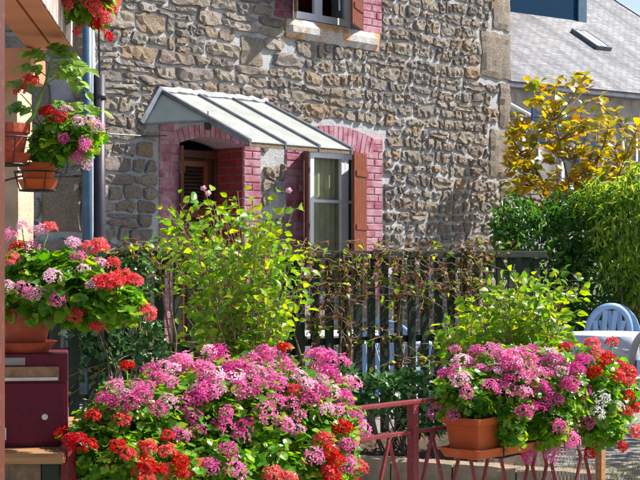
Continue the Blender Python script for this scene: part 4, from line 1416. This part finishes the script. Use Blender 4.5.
# wooden shelf with mailbox
sh = thing('wooden_shelf', 'weathered orange wooden shelf of planks under the maroon mailbox', 'shelf', (0, 0, 0))
y = 4.33
ks = 0
while y < 5.32:
    w = .150
    MB().box(-1.26, -.735+rnd.uniform(-.012, .012), y, y+w, .845+rnd.uniform(-.002, .002), .878+rnd.uniform(-.001, .001)).build('plank', 'plank_wood', sh, bevel=.004)
    y += w+.016
for (lx, ly) in ((-.79, 4.42), (-1.2, 4.42), (-.79, 5.22), (-1.2, 5.22)):
    MB().box(lx-.025, lx+.025, ly-.025, ly+.025, 0, .843).build('leg', 'fence_green', sh, bevel=.004)
MB().box(-1.17, -.82, 4.405, 4.435, .76, .842).build('apron', 'bark', sh)
mb_ = thing('mailbox', 'worn dark maroon metal mailbox with brown letter slot on the shelf', 'mailbox', (-.905, 4.56, .8785), math.radians(9))
MB().box(-.137, .137, -.10, .10, 0, .277).build('body', 'mailbox_maroon', mb_, bevel=.006)
MB().box(-.128, .128, -.108, -.0995, .012, .190).build('door', 'mailbox_maroon', mb_, bevel=.003)
sl = MB().box(-.124, .112, -.113, -.0995, .197, .240).build('letter_slot', 'brass', mb_, bevel=.003)
MB().box(-.120, .108, -.118, -.1125, .199, .208).build('flap_edge', 'steel', sl)
MB().box(-.06, .012, -.1015, -.0990, .244, .266).build('worn_sticker', 'timber_grey', mb_)
np_ = MB().box(-.125, -.042, -.112, -.1075, .022, .060).build('name_plate', 'steel', mb_, bevel=.002)
MB().box(-.118, -.052, -.1135, -.1115, .032, .050).build('name_card', 'white_paint', np_)
MB().loft([[(p_[0]+.07, -.1075, p_[1]+.09) for p_ in [(0.011*math.cos(2*PI*k/14), .011*math.sin(2*PI*k/14)) for k in range(14)]], [(p_[0]+.07, -.113, p_[1]+.09) for p_ in [(0.009*math.cos(2*PI*k/14), .009*math.sin(2*PI*k/14)) for k in range(14)]]]).build('lock', 'steel', mb_)

def pot(label, loc, r, H, m, saucer=True, ring=None):
    o = thing('flower_pot', label, 'pot', loc)
    b = MB()
    b.loft([circ(r*.66, 0), circ(r*.90, H*.74), circ(r*.98, H*.75), circ(r, H), circ(r*.88, H), circ(r*.86, H-.02)], True, False)
    b.build('pot', m, o)
    MB().loft([circ(r*.86, H-.021)], True, True).build('soil', 'soil', o)
    if saucer:
        s = MB(); s.loft([circ(r*.80, -.008), circ(r*1.06, .022), circ(r*1.09, .024), circ(r*1.03, .024), circ(r*.76, -.001)], True, True)
        s.build('saucer', m, o)
    return o
pot('terracotta pot in a saucer standing on the maroon mailbox', (-.898, 4.55, 1.1645), .092, .125, 'terracotta_dark')
p1 = P(6, 161, 4.86); pot('dark red hanging pot holding the tomato plant by the pillar', p1, .078, .120, 'terracotta_dark')
p2 = P(38, 187, 5.0); pot('orange hanging pot in a wire holder below the pink geranium', p2, .064, .080, 'terracotta')
def holder(label, c, r, H):
    o = thing('pot_holder', label, 'bracket', (c.x, c.y, c.z))
    for z in (H*.62, -.012):
        rr = r*(1.03 if z > 0 else .80)
        MB().tube([(rr*math.cos(2*PI*k/24), rr*math.sin(2*PI*k/24), z) for k in range(25)], .003, .003, 5, False).build('ring', 'wire', o)
    for k in range(6):
        a = 2*PI*k/6
        MB().tube([(r*1.03*math.cos(a), r*1.03*math.sin(a), H*.62), (r*.80*math.cos(a), r*.80*math.sin(a), -.012), (0, 0, -.014)], .0025, .0025, 5).build('wire', 'wire', o)
    e = Vector((px17-.06, 5.455, c.z+H*.5))-Vector((c.x, c.y, c.z))
    MB().tube([(0, r*1.03, H*.62), (e.x*.5, (r+e.y)*.5, H*.62), e, e-Vector((0, 0, .14))], .004, .004, 5).build('arm', 'wire', o)
holder('black wire holder carrying the dark red pot on the pillar', p1, .092, .12)
holder('black wire holder carrying the orange hanging pot', p2, .076, .080)
p3 = Vector((BX(5.0)+.095, 5.0, ZB+.14))
trough('terracotta flower box fixed to the porch beam with red geraniums trailing over', p3, math.radians(94), .42, .15, .12, 'terracotta', False)

# ================================================================== PLANTS
# --- geraniums
big_red = [(93, 417), (122, 420), (63, 435), (78, 442), (90, 446), (118, 447), (147, 448), (168, 452), (180, 462), (182, 474), (147, 466), (143, 477), (167, 437), (127, 367), (70, 441), (128, 455), (160, 470)]
big_pink1 = [(115, 388), (105, 402), (148, 388), (137, 387), (163, 367), (173, 370), (157, 410), (180, 437), (150, 372), (130, 404)]
big_pink1 += [(142, 396), (170, 384), (158, 380), (124, 395), (168, 402)]
blL = [(P(95, 447, 4.48), (.10, .12, .10)), (P(128, 425, 4.58), (.14, .15, .13)), (P(158, 428, 4.68), (.14, .16, .16)), (P(120, 470, 4.42), (.12, .10, .10)), (P(165, 478, 4.52), (.13, .10, .12))]
geranium('geranium', 'bushy geranium with mostly scarlet heads spilling over beside the shelf', [rp(-1.35, .108, .812), rp(-1.15, .108, .812)], blL, 3000,
         [(x, y, 'r' if k % 3 else 'c', .76) for k, (x, y) in enumerate(big_red)]+[(x, y, 'p', .92) for x, y in big_pink1])
pk = [(190, 372), (187, 403), (190, 417), (197, 392), (197, 432), (221, 361), (207, 369), (236, 380), (232, 386), (252, 380), (260, 387), (262, 361), (271, 369), (206, 393), (299, 376), (326, 372), (320, 382), (341, 387), (344, 401), (309, 399), (318, 393), (290, 404), (275, 402), (266, 414), (299, 417), (284, 427), (297, 432), (224, 427), (226, 414), (239, 438), (245, 427), (228, 451), (211, 468), (237, 472), (314, 459), (326, 410), (337, 412), (354, 419), (361, 429), (346, 446), (346, 466), (246, 370), (216, 378), (242, 392), (332, 392), (214, 364), (228, 370), (268, 378), (282, 362), (335, 380), (306, 384), (250, 363), (225, 378)]
rdm = [(284, 349), (294, 390), (342, 429), (324, 440), (329, 453), (329, 472), (273, 476), (288, 479), (360, 467), (331, 479), (335, 462)]
rx = random.Random(21)
pk += [(rx.uniform(178, 350), 352+rx.random()**1.5*52) for _ in range(26)]
blM = [(P(200, 430, 4.80), (.16, .18, .19)), (P(240, 424, 4.90), (.18, .19, .21)), (P(285, 424, 5.02), (.18, .19, .205)), (P(322, 430, 5.14), (.13, .16, .17)), (P(215, 478, 4.62), (.13, .10, .13)), (P(262, 478, 4.74), (.13, .10, .14)), (P(305, 470, 4.86), (.12, .10, .13)), (P(340, 455, 5.0), (.07, .08, .12))]
geranium('geranium', 'big mound of pink ivy geranium in full bloom in front of the fence', [rp(-.9, .108, .812), rp(-.75, .108, .812), rp(-.60, .108, .812)], blM, 7600,
         [(x, y, 'm' if y > 440 else 'p') for x, y in pk]+[(x, y, 'c' if k % 2 else 'r', .85) for k, (x, y) in enumerate(rdm)], extra_buds=24)
rpk = [(444, 375), (456, 373), (461, 361), (473, 365), (485, 370), (499, 356), (466, 392), (490, 387), (509, 380), (520, 354), (533, 351), (549, 356), (530, 361), (515, 363), (561, 372), (573, 370), (547, 373), (530, 372), (540, 387), (521, 394), (530, 408), (523, 413), (537, 409), (556, 402), (544, 399), (437, 411), (453, 414), (559, 427), (571, 439), (566, 444), (552, 454), (530, 455), (505, 366), (541, 362), (556, 362), (513, 356), (566, 384), (535, 354)]
rpk += [(rx.uniform(452, 582), 349+rx.random()**1.3*42) for _ in range(20)]
blR = [(P(465, 393, 5.72), (.11, .14, .10)), (P(505, 388, 5.84), (.15, .17, .15)), (P(548, 390, 5.98), (.16, .18, .165)), (P(545, 424, 5.88), (.11, .12, .10)), (P(512, 424, 5.68), (.06, .06, .09))]
geranium('geranium', 'pink ivy geranium mound in the orange flower box by the railing post', [rp(.25, .108, .812), rp(.5, .108, .812), rp(.7, .108, .812)], blR, 4400, [(x, y, 'm' if y > 395 else 'p') for x, y in rpk], extra_buds=18)
rrd = [(566, 349), (592, 344), (595, 353), (612, 343), (595, 373), (607, 358), (616, 365), (618, 377), (628, 382), (630, 373), (628, 396), (624, 412), (636, 408), (635, 432), (621, 447), (591, 452), (603, 362), (622, 369)]
rwh = [(597, 413), (602, 399), (616, 408), (580, 406), (573, 452)]
rmg = [(578, 361), (571, 401), (582, 392), (587, 360), (588, 423), (570, 421)]
blW = [(P(588, 388, 6.12), (.13, .16, .16)), (P(612, 392, 6.25), (.11, .14, .15)), (P(600, 425, 6.1), (.10, .11, .09))]
geranium('geranium', 'scarlet and white geranium at the far end of the orange flower box', [rp(.82, .108, .812), rp(.86, .108, .812)], blW, 2100,
         [(x, y, 'c' if k % 2 else 'r', .85) for k, (x, y) in enumerate(rrd)]+[(x, y, 'w', .9) for x, y in rwh]+[(x, y, 'm') for x, y in rmg])
lp_ = [(22, 227), (10, 237), (40, 232), (32, 248), (73, 245), (78, 258), (83, 270), (100, 265), (52, 277), (57, 300), (8, 287), (28, 293), (37, 293), (22, 287), (93, 285)]
lr_ = [(50, 228), (17, 248), (13, 260), (100, 247), (90, 250), (113, 264), (110, 282), (123, 278), (133, 282), (102, 283), (77, 315), (147, 313), (97, 326), (118, 283)]
blP = [(P(30, 285, 4.5), (.105, .12, .11)), (P(66, 288, 4.48), (.105, .12, .11)), (P(100, 300, 4.46), (.10, .11, .085)), (P(125, 305, 4.45), (.055, .07, .055))]
geranium('geranium', 'pink and coral red geranium in the pot on the mailbox', [Vector((-.898, 4.55, 1.268))], blP, 1300,
         [(x, y, 'p' if k % 2 else 'l', .8) for k, (x, y) in enumerate(lp_)]+[(x, y, 'c', .85) for x, y in lr_], lsize=(.024, .046), hr=.036)
up_ = [(66, 111, 'l'), (78, 122, 'l'), (96, 129, 'l'), (64, 139, 'p'), (85, 144, 'p'), (84, 147, 'm'), (77, 157, 'm'), (86, 164, 'l'), (90, 122, 'l'), (30, 82, 'r'), (53, 116, 'r'), (47, 113, 'r'), (58, 119, 'r'), (20, 92, 'r')]
blU = [(P(58, 140, 4.95), (.085, .10, .075)), (P(80, 138, 4.93), (.07, .08, .075)), (P(44, 150, 4.98), (.045, .05, .05))]
geranium('geranium', 'pale pink and crimson geranium in the orange hanging pot', [p2+Vector((0, 0, .060))], blU, 520, [(x, y, c, .85) for x, y, c in up_], lsize=(.022, .042), hr=.036, extra_buds=6)
tr_ = [(67, 4), (97, 10), (112, 10), (98, 24), (107, 36), (79, 31), (50, 13), (93, 5), (104, 17), (60, -4), (85, -2)]
blT = [(P(70, 2, 5.0), (.09, .12, .06)), (P(95, 8, 5.0), (.06, .08, .06)), (P(50, 2, 4.95), (.04, .06, .03))]
geranium('geranium', 'scarlet geranium trailing from the flower box on the porch beam', [p3+Vector((0, 0, .095))], blT, 420, [(x, y, 'r' if k % 2 else 'c', .8) for k, (x, y) in enumerate(tr_)], lsize=(.02, .04), hr=.034, extra_buds=6)

# --- tomato plant
tm = thing('tomato_plant', 'light green tomato plant with a thick stem rising from the dark red pot', 'plant', p1+Vector((0, 0, .099)))
to_ = Vector(tm.location)
stem = [p1+Vector((.05, -.01, .097)), P(34, 116, 4.88), P(40, 98, 4.9), (P(48, 75, 4.92)), P(52, 58, 4.92)]
MB().tube([q-to_ for q in stem], .0075, .0045, 7).build('stem', 'green_stem', tm, True)
ribs = MB()
lp0, ld0, ln0, ls0 = [], [], [], []
for (a, b, dz) in (((52, 62), (86, 92), .03), ((51, 60), (72, 55), .02), ((48, 78), (20, 68), .03), ((43, 92), (10, 84), .02), ((38, 108), (101, 111), .035), ((50, 66), (28, 52), .02), ((52, 58), (60, 46), .02), ((46, 84), (80, 72), .02), ((36, 115), (12, 108), .02), ((50, 70), (88, 70), .03)):
    A_, B_ = P(*a, 4.94), P(*b, 4.94+rnd.uniform(-.12, .06))
    M_ = (A_+B_)*.5+Vector((0, 0, dz))
    pts = [(A_*(1-t)**2+M_*2*t*(1-t)+B_*t*t) for t in [i/8 for i in range(9)]]
    ribs.tube([q-to_ for q in pts], .0022, .0012, 4)
    for i in range(2, 9):
        dr_ = (pts[min(i, 8)]-pts[i-1]).normalized()
        for s_ in ((-1, 1) if i < 8 else (0,)):
            sd_ = dr_.cross(Vector((0, -.5, 1))).normalized()*s_
            dd_ = (dr_*(.6 if s_ else 1)+sd_*1.0+Vector((0, rnd.uniform(-.2, .2), rnd.uniform(-.3, .1))))
            lp0.append(tuple(pts[i]-to_)); ld0.append(tuple(dd_)); ln0.append((rnd.uniform(-.4, .4), rnd.uniform(-.9, -.1), 1)); ls0.append(rnd.uniform(.030, .056))
ribs.build('leaf_stalk', 'green_stem', tm, True)
leaf_objects(single_leaf('ovate', 'tomato_leaf', .72), np.array(lp0), np.array(ld0), np.array(ln0), np.array(ls0), tm)

# --- shrubs grown from curved stems
def shrub(name, label, cat, base, tips, kind, size, per, leafm, stemm='twig', r0=.010, wid=1.0, limit=300, fan=.14, spread=.05, stemname='stem', up=.3, lowfrac=.45):
    root = thing(name, label, cat, base)
    off = Vector(base)
    st_ = MB()
    p_, d_, n_, s_ = [], [], [], []
    for tip in tips:
        b = Vector(base)+Vector((rnd.uniform(-fan, fan), rnd.uniform(-fan, fan)*.6, 0))
        mid = b.lerp(tip, .5)+Vector(((b.x-tip.x)*.18+rnd.uniform(-.04, .04), rnd.uniform(-.04, .04), (tip.z-b.z)*rnd.uniform(.08, .18)))
        cv = lambda t: b*(1-t)**2+mid*2*t*(1-t)+tip*t*t
        st_.tube([cv(i/7)-off for i in range(8)], r0*rnd.uniform(.6, 1.1), r0*.22, 5)
        for k in range(per):
            t = lowfrac+(1-lowfrac)*((k+rnd.random())/per)
            q = cv(t); ax = (cv(min(t+.05, 1.0))-cv(t-.05)).normalized()
            o_ = Vector((rnd.gauss(0, 1), rnd.gauss(0, 1), rnd.gauss(0, .5)))
            o_ = (o_-ax*o_.dot(ax)).normalized()
            tw = q+o_*rnd.uniform(.01, spread)+ax*.01
            if (tw-q).length > .03: st_.tube([q-off, tw-off], r0*.15, r0*.1, 3, False)
            p_.append(tuple(tw-off)); d_.append(tuple(o_+ax*.5+Vector((0, 0, rnd.uniform(-.5, .35)))))
            n_.append((rnd.gauss(0.1, .75), rnd.gauss(-.35, .75), rnd.gauss(.7, .4))); s_.append(rnd.uniform(*size))
    st_.build(stemname, stemm, root, True)
    p_, d_, n_, s_ = map(np.array, (p_, d_, n_, s_))
    P_ = p_+np.array(tuple(off))
    # choose by what the camera sees, then build in local axes
    y_ = P_[:, 1]
    view = unit(np.array([0, 0, EYE])-P_)
    _, _, nn_2 = leaf_frames(p_, d_, n_)
    sc_ = s_/y_*(0.3+np.abs((nn_2*view).sum(1)))*(1+.6*(y_.mean()-y_))
    idx = np.argsort(-sc_)
    a_, b_ = idx[:limit], idx[limit:]
    leaf_objects(single_leaf(kind, leafm, wid), p_[a_], d_[a_], n_[a_], s_[a_], root)
    if len(b_):
        link('foliage', leaves_mesh('foliage', kind, p_[b_], d_[b_], n_[b_], s_[b_], leafm, wid), root)['kind'] = 'stuff'
    return root
def tips_in(ells, n, d, dd):
    out = []
    for k in range(n):
        cx, cy, rx, ry = rnd.choice(ells)
        a = rnd.uniform(0, 2*PI); r_ = math.sqrt(rnd.random())
        out.append(P(cx+rx*r_*math.cos(a), cy+ry*r_*math.sin(a), d+rnd.uniform(-dd, dd)))
    return out
b0 = P(248, 300, 9.35)
tp = tips_in([(238, 238, 62, 50), (250, 222, 45, 36), (292, 275, 30, 40), (182, 240, 30, 34), (200, 315, 36, 30), (272, 208, 25, 22), (225, 290, 50, 45), (305, 265, 24, 30), (175, 215, 18, 18), (225, 205, 25, 18)], 76, 9.3, .42)
b_sh = Vector((b0.x, b0.y, .15))
sh1 = shrub('leafy_shrub', 'tall yellow green leafy shrub against the picket fence before the door', 'shrub', (b0.x, b0.y, .15), tp, 'ovate', (.030, .080), 25, 'shrub_leaf', limit=300, wid=.78, spread=.13, r0=.0065, lowfrac=.36)
for (x, y) in ((203, 187), (209, 193), (292, 190)):
    tip = min(tp, key=lambda v: (v-P(x, y, v.y)).length)
    q = tip+(P(x, y, tip.y)-tip)*.8-b_sh
    m = MB().tube([tip-b_sh, q], .002, .0015, 4)
    m.build('flower_stalk', 'green_stem', sh1)
    m = MB()
    for k in range(5):
        a = 2*PI*k/5
        dr_ = Vector((math.cos(a), -.5, math.sin(a)*.8)).normalized(); sd_ = Vector((-math.sin(a), 0, math.cos(a)))
        m.add([q, q+dr_*.015+sd_*.010, q+dr_*.025, q+dr_*.015-sd_*.010], [(0, 1, 2, 3)])
    m.build('bloom', 'pale_petal', sh1)
b1 = P(520, 300, 9.9)
tp = tips_in([(520, 305, 66, 32), (475, 318, 32, 26), (548, 300, 34, 32), (525, 290, 38, 22), (452, 335, 20, 16)], 78, 9.8, .35)
shrub('leafy_shrub', 'yellow green shrub behind the orange flower box at the fence end', 'shrub', (b1.x, b1.y, .1), tp, 'ovate', (.034, .082), 25, 'shrub_leaf', limit=300, spread=.12, r0=.0065, wid=.78)
# magnolia-like yellow tree
b2 = Vector((3.35, 19.0, 0))
mt = [(556, 78), (540, 86), (530, 84), (545, 97), (575, 80), (583, 76), (590, 86), (598, 95), (535, 98), (525, 130), (520, 115), (560, 112), (545, 120), (580, 110), (565, 100), (600, 108), (570, 125), (555, 130), (585, 130), (610, 135), (625, 130), (635, 140), (530, 140), (515, 150), (540, 150), (560, 150), (580, 155), (598, 160), (515, 165), (535, 172), (555, 172), (575, 175), (592, 180), (512, 132), (618, 148), (523, 180), (545, 185), (565, 190), (605, 175), (509, 178), (588, 168), (532, 160), (551, 142), (640, 128), (628, 155)]
mg = thing('magnolia_tree', 'young tree with large golden yellow leaves beside the house corner', 'tree', b2)
tk = MB(); lp1, ld1, ln1, ls1 = [], [], [], []
tk.tube([(0, 0, 0), (.03, .02, .6), (0, 0, 1.0)], .055, .04, 8)
limbs = []
for k in range(9):
    e = P(512+k*15+rnd.uniform(-4, 4), rnd.choice((120, 140, 160, 175)), 19.0+rnd.uniform(-.6, .6))-b2
    m0 = Vector((e.x*.35, e.y*.4, 1.0+(e.z-1.0)*.55))
    cvp = [Vector((0, 0, .95))*(1-t_)**2+m0*2*t_*(1-t_)+e*t_*t_ for t_ in [i/8 for i in range(9)]]
    tk.tube(cvp, .026, .010, 6)
    limbs += cvp[2:]
mt2 = list(mt)
for k in range(105):
    mt2.append((rnd.uniform(506, 648), rnd.choice((rnd.uniform(105, 200), rnd.uniform(135, 205), rnd.uniform(160, 215)))))
for (x, y) in mt2:
    tip = P(x+rnd.uniform(-3, 3), y+rnd.uniform(-2, 2), 19.0+rnd.uniform(-.8, .8))-b2
    low = [l_ for l_ in limbs if l_.z < tip.z+.05] or limbs
    b = min(low, key=lambda l_: (l_-tip).length+.3*abs(l_.z-tip.z+.35))
    mid = b.lerp(tip, .5)+Vector((rnd.uniform(-.06, .06), rnd.uniform(-.06, .06), -.03))
    cv = lambda t: b*(1-t)**2+mid*2*t*(1-t)+tip*t*t
    tk.tube([cv(i/5) for i in range(6)], .009, .004, 5)
    for (tt, nl) in ((1.0, 6), (.82, 3), (.6, 2)):
        q = cv(tt)
        for k in range(nl):
            a = 2*PI*k/nl+rnd.uniform(-.7, .7)
            lp1.append(tuple(q+Vector((rnd.uniform(-.02, .02), rnd.uniform(-.02, .02), rnd.uniform(-.03, .02))))); el = rnd.gauss(.35, .75)
            ld1.append((math.cos(a), math.sin(a), el)); ln1.append((-math.cos(a)*.9*el+rnd.gauss(0, .5), -math.sin(a)*.9*el-.2+rnd.gauss(0, .3), 1)); ls1.append(rnd.uniform(.07, .165))
tk.build('trunk', 'bark', mg, True)
cr = np.array(lp1), np.array(ld1), np.array(ln1), np.array(ls1)
perm = np.argsort(-(cr[3]-.12*cr[0][:, 1])); a_, b_ = perm[:300], perm[300:]
leaf_objects(single_leaf('obovate', 'magnolia_leaf', 1.05), *[c_[a_] for c_ in cr], mg)
if len(b_): link('crown', leaves_mesh('crown', 'obovate', *[c_[b_] for c_ in cr], 'magnolia_leaf', 1.05), mg)['kind'] = 'stuff'

# --- dense bushes
def bush(name, label, cat, base, blobs, n, kind, size, leafm, wid, hang, nsprays=0, rmin=.45, stick=.3):
    root = thing(name, label, cat, base)
    off = np.array(tuple(root.location))
    p_, n_ = blob_shell(blobs, n, rmin, 1.06)
    p_ = p_[p_[:, 2] > .03]; n_ = n_[:len(p_)] if len(n_) != len(p_) else n_
    k = len(p_)
    up = np.array([0, 0, 1.0])
    d_ = unit(n_*(1-hang)+rng.normal(size=(k, 3))*.5-up*hang*1.2)
    nr_ = unit(n_*.7+up*.6+rng.normal(size=(k, 3))*.45)
    s_ = rng.uniform(*size, k)
    o = link('foliage', leaves_mesh('foliage', kind, p_-off, d_, nr_, s_, leafm, wid), root); o['kind'] = 'stuff'
    st_ = MB()
    for c_, r_ in blobs:
        c_ = Vector(c_)
        for j in range(3):
            e = c_+Vector((rnd.uniform(-.5, .5)*r_[0], rnd.uniform(-.5, .5)*r_[1], rnd.uniform(-.3, .6)*r_[2]))
            b = Vector(base)+Vector((rnd.uniform(-.1, .1), rnd.uniform(-.1, .1), 0))
            m_ = b.lerp(e, .5)+Vector((rnd.uniform(-.1, .1), rnd.uniform(-.1, .1), .1))
            st_.tube([b-Vector(off), m_-Vector(off), e-Vector(off)], .022 if blobs[0][1][2] > .45 else .007, .006 if blobs[0][1][2] > .45 else .003, 5)
    st_.build('trunk', 'bark', root, True)
    return root
q = P(545, 255, 16.0)
bush('evergreen_bush', 'dark green feathery evergreen bush beside the house corner', 'bush', (q.x, q.y, 0),
     [(P(540, 250, 16.0), (.52, .5, .48)), (P(580, 225, 16.2), (.5, .5, .38)), (P(515, 222, 16.1), (.26, .35, .28)), (P(590, 290, 16.2), (.6, .5, .55)), (P(545, 330, 16.2), (.6, .5, .6)), (P(620, 340, 16.6), (.6, .4, .7))],
     7000, 'lance', (.06, .13), 'dark_leaf', .34, .25)
q = P(640, 240, 15.4)
bush('weeping_shrub', 'pale yellow green shrub with fine drooping leaves beyond the garden chairs', 'shrub', (q.x, q.y+.3, 0),
     [(P(632, 235, 15.6), (.40, .4, .55)), (P(660, 215, 15.7), (.45, .4, .6)), (P(600, 205, 15.9), (.30, .3, .25)), (P(655, 275, 15.7), (.4, .4, .45))],
     6500, 'lance', (.06, .12), 'feather_leaf', .26, .55)
q = P(118, 330, 9.75)
bush('ivy_clump', 'dark ivy climbing the left end of the picket fence', 'ivy', (q.x, q.y, .12),
     [(P(100, 330, 9.75), (.20, .12, .40)), (P(130, 280, 9.8), (.16, .10, .22)), (P(150, 345, 9.6), (.14, .12, .22)), (P(80, 300, 9.7), (.14, .12, .3))], 1100, 'ivy', (.03, .06), 'ivy_leaf', 1.0, .4)
q = P(395, 395, 9.75)
bush('ivy_clump', 'low dark green ivy at the foot of the pickets behind the railing post', 'ivy', (q.x, q.y, .12),
     [(P(385, 392, 9.7), (.20, .12, .13)), (P(412, 388, 9.8), (.14, .12, .13)), (P(365, 390, 9.7), (.12, .12, .08)), (P(425, 420, 9.7), (.2, .12, .1)), (P(340, 385, 9.75), (.14, .1, .12)), (P(450, 395, 9.8), (.13, .1, .16))], 900, 'ivy', (.035, .065), 'ivy_leaf', 1.0, .3)

hd = bush('shade_hedge', 'unseen green hedge added on the right to shade the gravel', 'hedge', (4.3, 10.6, 0),
     [(Vector((4.3, y_, z_)), (.55, .6, .6)) for y_ in (8.6, 9.4, 10.2, 11.0, 11.8, 12.6) for z_ in (.55, 1.4, 2.2)], 5000, 'ovate', (.08, .14), 'dark_leaf', .8, .2)  # out of view, added to cast shade over the gravel

# --- vine over the fence
vn = thing('climbing_vine', 'tangled half dead brown vine with yellow green shoots over the fence top', 'vine', fp(1.6, .06, .14))
vo = Vector(vn.location)
vs_ = MB(); dp, ddv, dn, dsz = [], [], [], []; gp, gd, gn, gs = [], [], [], []
def ft_px(px, e):
    u = (px-320)/FPX
    bx, by = FO.x+FS*e, FO.y-FC*e
    return (u*by-bx)/(FC-u*FS)
for k in range(12):        # main stems up from the bed
    px = rnd.choice((180, 210, 330, 370, 385, 400, 430, 450, 470, 350, 300, 140))
    t = ft_px(px+rnd.uniform(-8, 8), .06)
    pts = []
    tt = t
    for j in range(8):
        pts.append(fp(tt, .05+rnd.uniform(0, .05), .12+1.36*j/7)-vo); tt += rnd.uniform(-.05, .05)
    vs_.tube(pts, rnd.uniform(.007, .016), .005, 6)
for k in range(320):
    px = rnd.choice((rnd.uniform(105, 330), rnd.uniform(300, 500), rnd.uniform(320, 490), rnd.uniform(330, 480)))
    t = ft_px(px, .06)
    mid = 300 < px < 495
    z = (1.52-abs(rnd.gauss(0, .30)) if mid else 1.49-abs(rnd.gauss(0, .06)))+(.03 if rnd.random() < .3 else 0)
    q = fp(t, rnd.uniform(.05, .12), z)
    pts = [q]
    h = Vector((rnd.uniform(-1, 1), rnd.uniform(-.3, .1), rnd.uniform(-.8, .5))).normalized()
    for j in range(5):
        h = (h+Vector((rnd.gauss(0, .4), rnd.gauss(0, .15), rnd.gauss(-.06, .35)))).normalized()
        nq = pts[-1]+h*.05
        dpth = (nq-FO).dot(Vector((FS, -FC, 0)))
        if dpth < .045: nq += Vector((FS, -FC, 0))*(.05-dpth)
        if nq.z > 1.56: nq.z = 1.56-rnd.random()*.03
        pts.append(nq)
        if rnd.random() < (.45 if mid else .35):
            for _ in range(rnd.choice((1, 2))):
                dp.append(tuple(nq-vo)); ddv.append((rnd.gauss(0, 1), rnd.gauss(-.3, .6), rnd.gauss(-.7, .6))); dn.append((rnd.gauss(0, .8), rnd.gauss(-.5, .6), rnd.gauss(.3, .6))); dsz.append(rnd.uniform(.02, .048))
        if rnd.random() < (.24 if mid else .6):
            gp.append(tuple(nq-vo)); gd.append((rnd.gauss(0, 1), rnd.gauss(-.3, .6), rnd.gauss(-.1, .6))); gn.append((rnd.gauss(0, .5), rnd.gauss(-.3, .5), 1)); gs.append(rnd.uniform(.028, .058))
    vs_.tube([p_-vo for p_ in pts], .0035, .0018, 4)
for k in range(46):        # long loose runners across the pickets
    px = rnd.uniform(130, 470); t = ft_px(px, .07); z = rnd.uniform(.45, 1.35)
    pts = []
    sl_ = rnd.uniform(-.5, .5); dr_ = rnd.choice((-1, 1))
    for j in range(9):
        pts.append(fp(t+dr_*j*.06, .07+rnd.uniform(-.01, .02), z+sl_*j*.06+rnd.uniform(-.012, .012)-.002*j*j)-vo)
        if rnd.random() < .3:
            dp.append(tuple(pts[-1])); ddv.append((rnd.gauss(0, 1), -.3, rnd.gauss(-.7, .6))); dn.append((rnd.gauss(0, .8), -.5, rnd.gauss(.3, .6))); dsz.append(rnd.uniform(.02, .045))
        if rnd.random() < .3:
            gp.append(tuple(pts[-1])); gd.append((rnd.gauss(0, 1), -.4, rnd.gauss(-.3, .6))); gn.append((rnd.gauss(0, .5), -.4, 1)); gs.append(rnd.uniform(.03, .055))
    vs_.tube(pts, .004, .002, 4)
vs_.build('stem', 'twig', vn, True)
link('dead_foliage', leaves_mesh('dead_foliage', 'ovate', *map(np.array, (dp, ddv, dn, dsz)), 'dead_leaf', .8), vn)['kind'] = 'stuff'
link('foliage', leaves_mesh('foliage', 'ovate', *map(np.array, (gp, gd, gn, gs)), 'shrub_leaf', .95), vn)['kind'] = 'stuff'

fl_p, fl_d, fl_n, fl_s = [], [], [], []
for k in range(700):
    i_ = rnd.random(); j_ = rnd.random()
    k_ = Vector((ka.x, ka.y, 0))+kd*(-1.0+(kl*0.72+1.0)*i_)+kn*.13
    q = k_.lerp(fp(-.6+4.2*i_, .02), j_)
    fl_p.append((q.x, q.y, .165+rnd.random()*.02)); fl_d.append((rnd.gauss(0, 1), rnd.gauss(0, 1), rnd.gauss(.1, .2))); fl_n.append((rnd.gauss(0, .5), rnd.gauss(0, .5), 1)); fl_s.append(rnd.uniform(.02, .055))
o = link('fallen_leaves', leaves_mesh('fallen_leaves', 'ovate', *map(np.array, (fl_p, fl_d, fl_n, fl_s)), 'dead_leaf', .9))
tag(o, 'dry brown fallen leaves lying on the soil of the bed', 'leaves', kind='stuff')

# --- dry grass by the railing end
gr = MB()
for k in range(420):
    px = rnd.uniform(560, 700); d = rnd.uniform(9.0, 10.3)
    b = Vector(((px-320)/FPX*d, d, 0)); h = rnd.uniform(.03, .10)*(2.2 if rnd.random() < .04 else 1)
    ln = Vector((rnd.gauss(0, .35), rnd.gauss(0, .35), 1))*h
    w = .0028
    gr.add([b-Vector((w, 0, 0)), b+Vector((w, 0, 0)), b+ln*.6+Vector((w*.6, 0, 0)), b+ln*.6-Vector((w*.6, 0, 0)), b+ln+Vector((ln.x*.4, 0, 0))], [(0, 1, 2, 3), (3, 2, 4)])
tag(gr.build('dry_grass', 'grass_dry'), 'sparse dry grass on the gravel beyond the railing end', 'grass', kind='stuff')
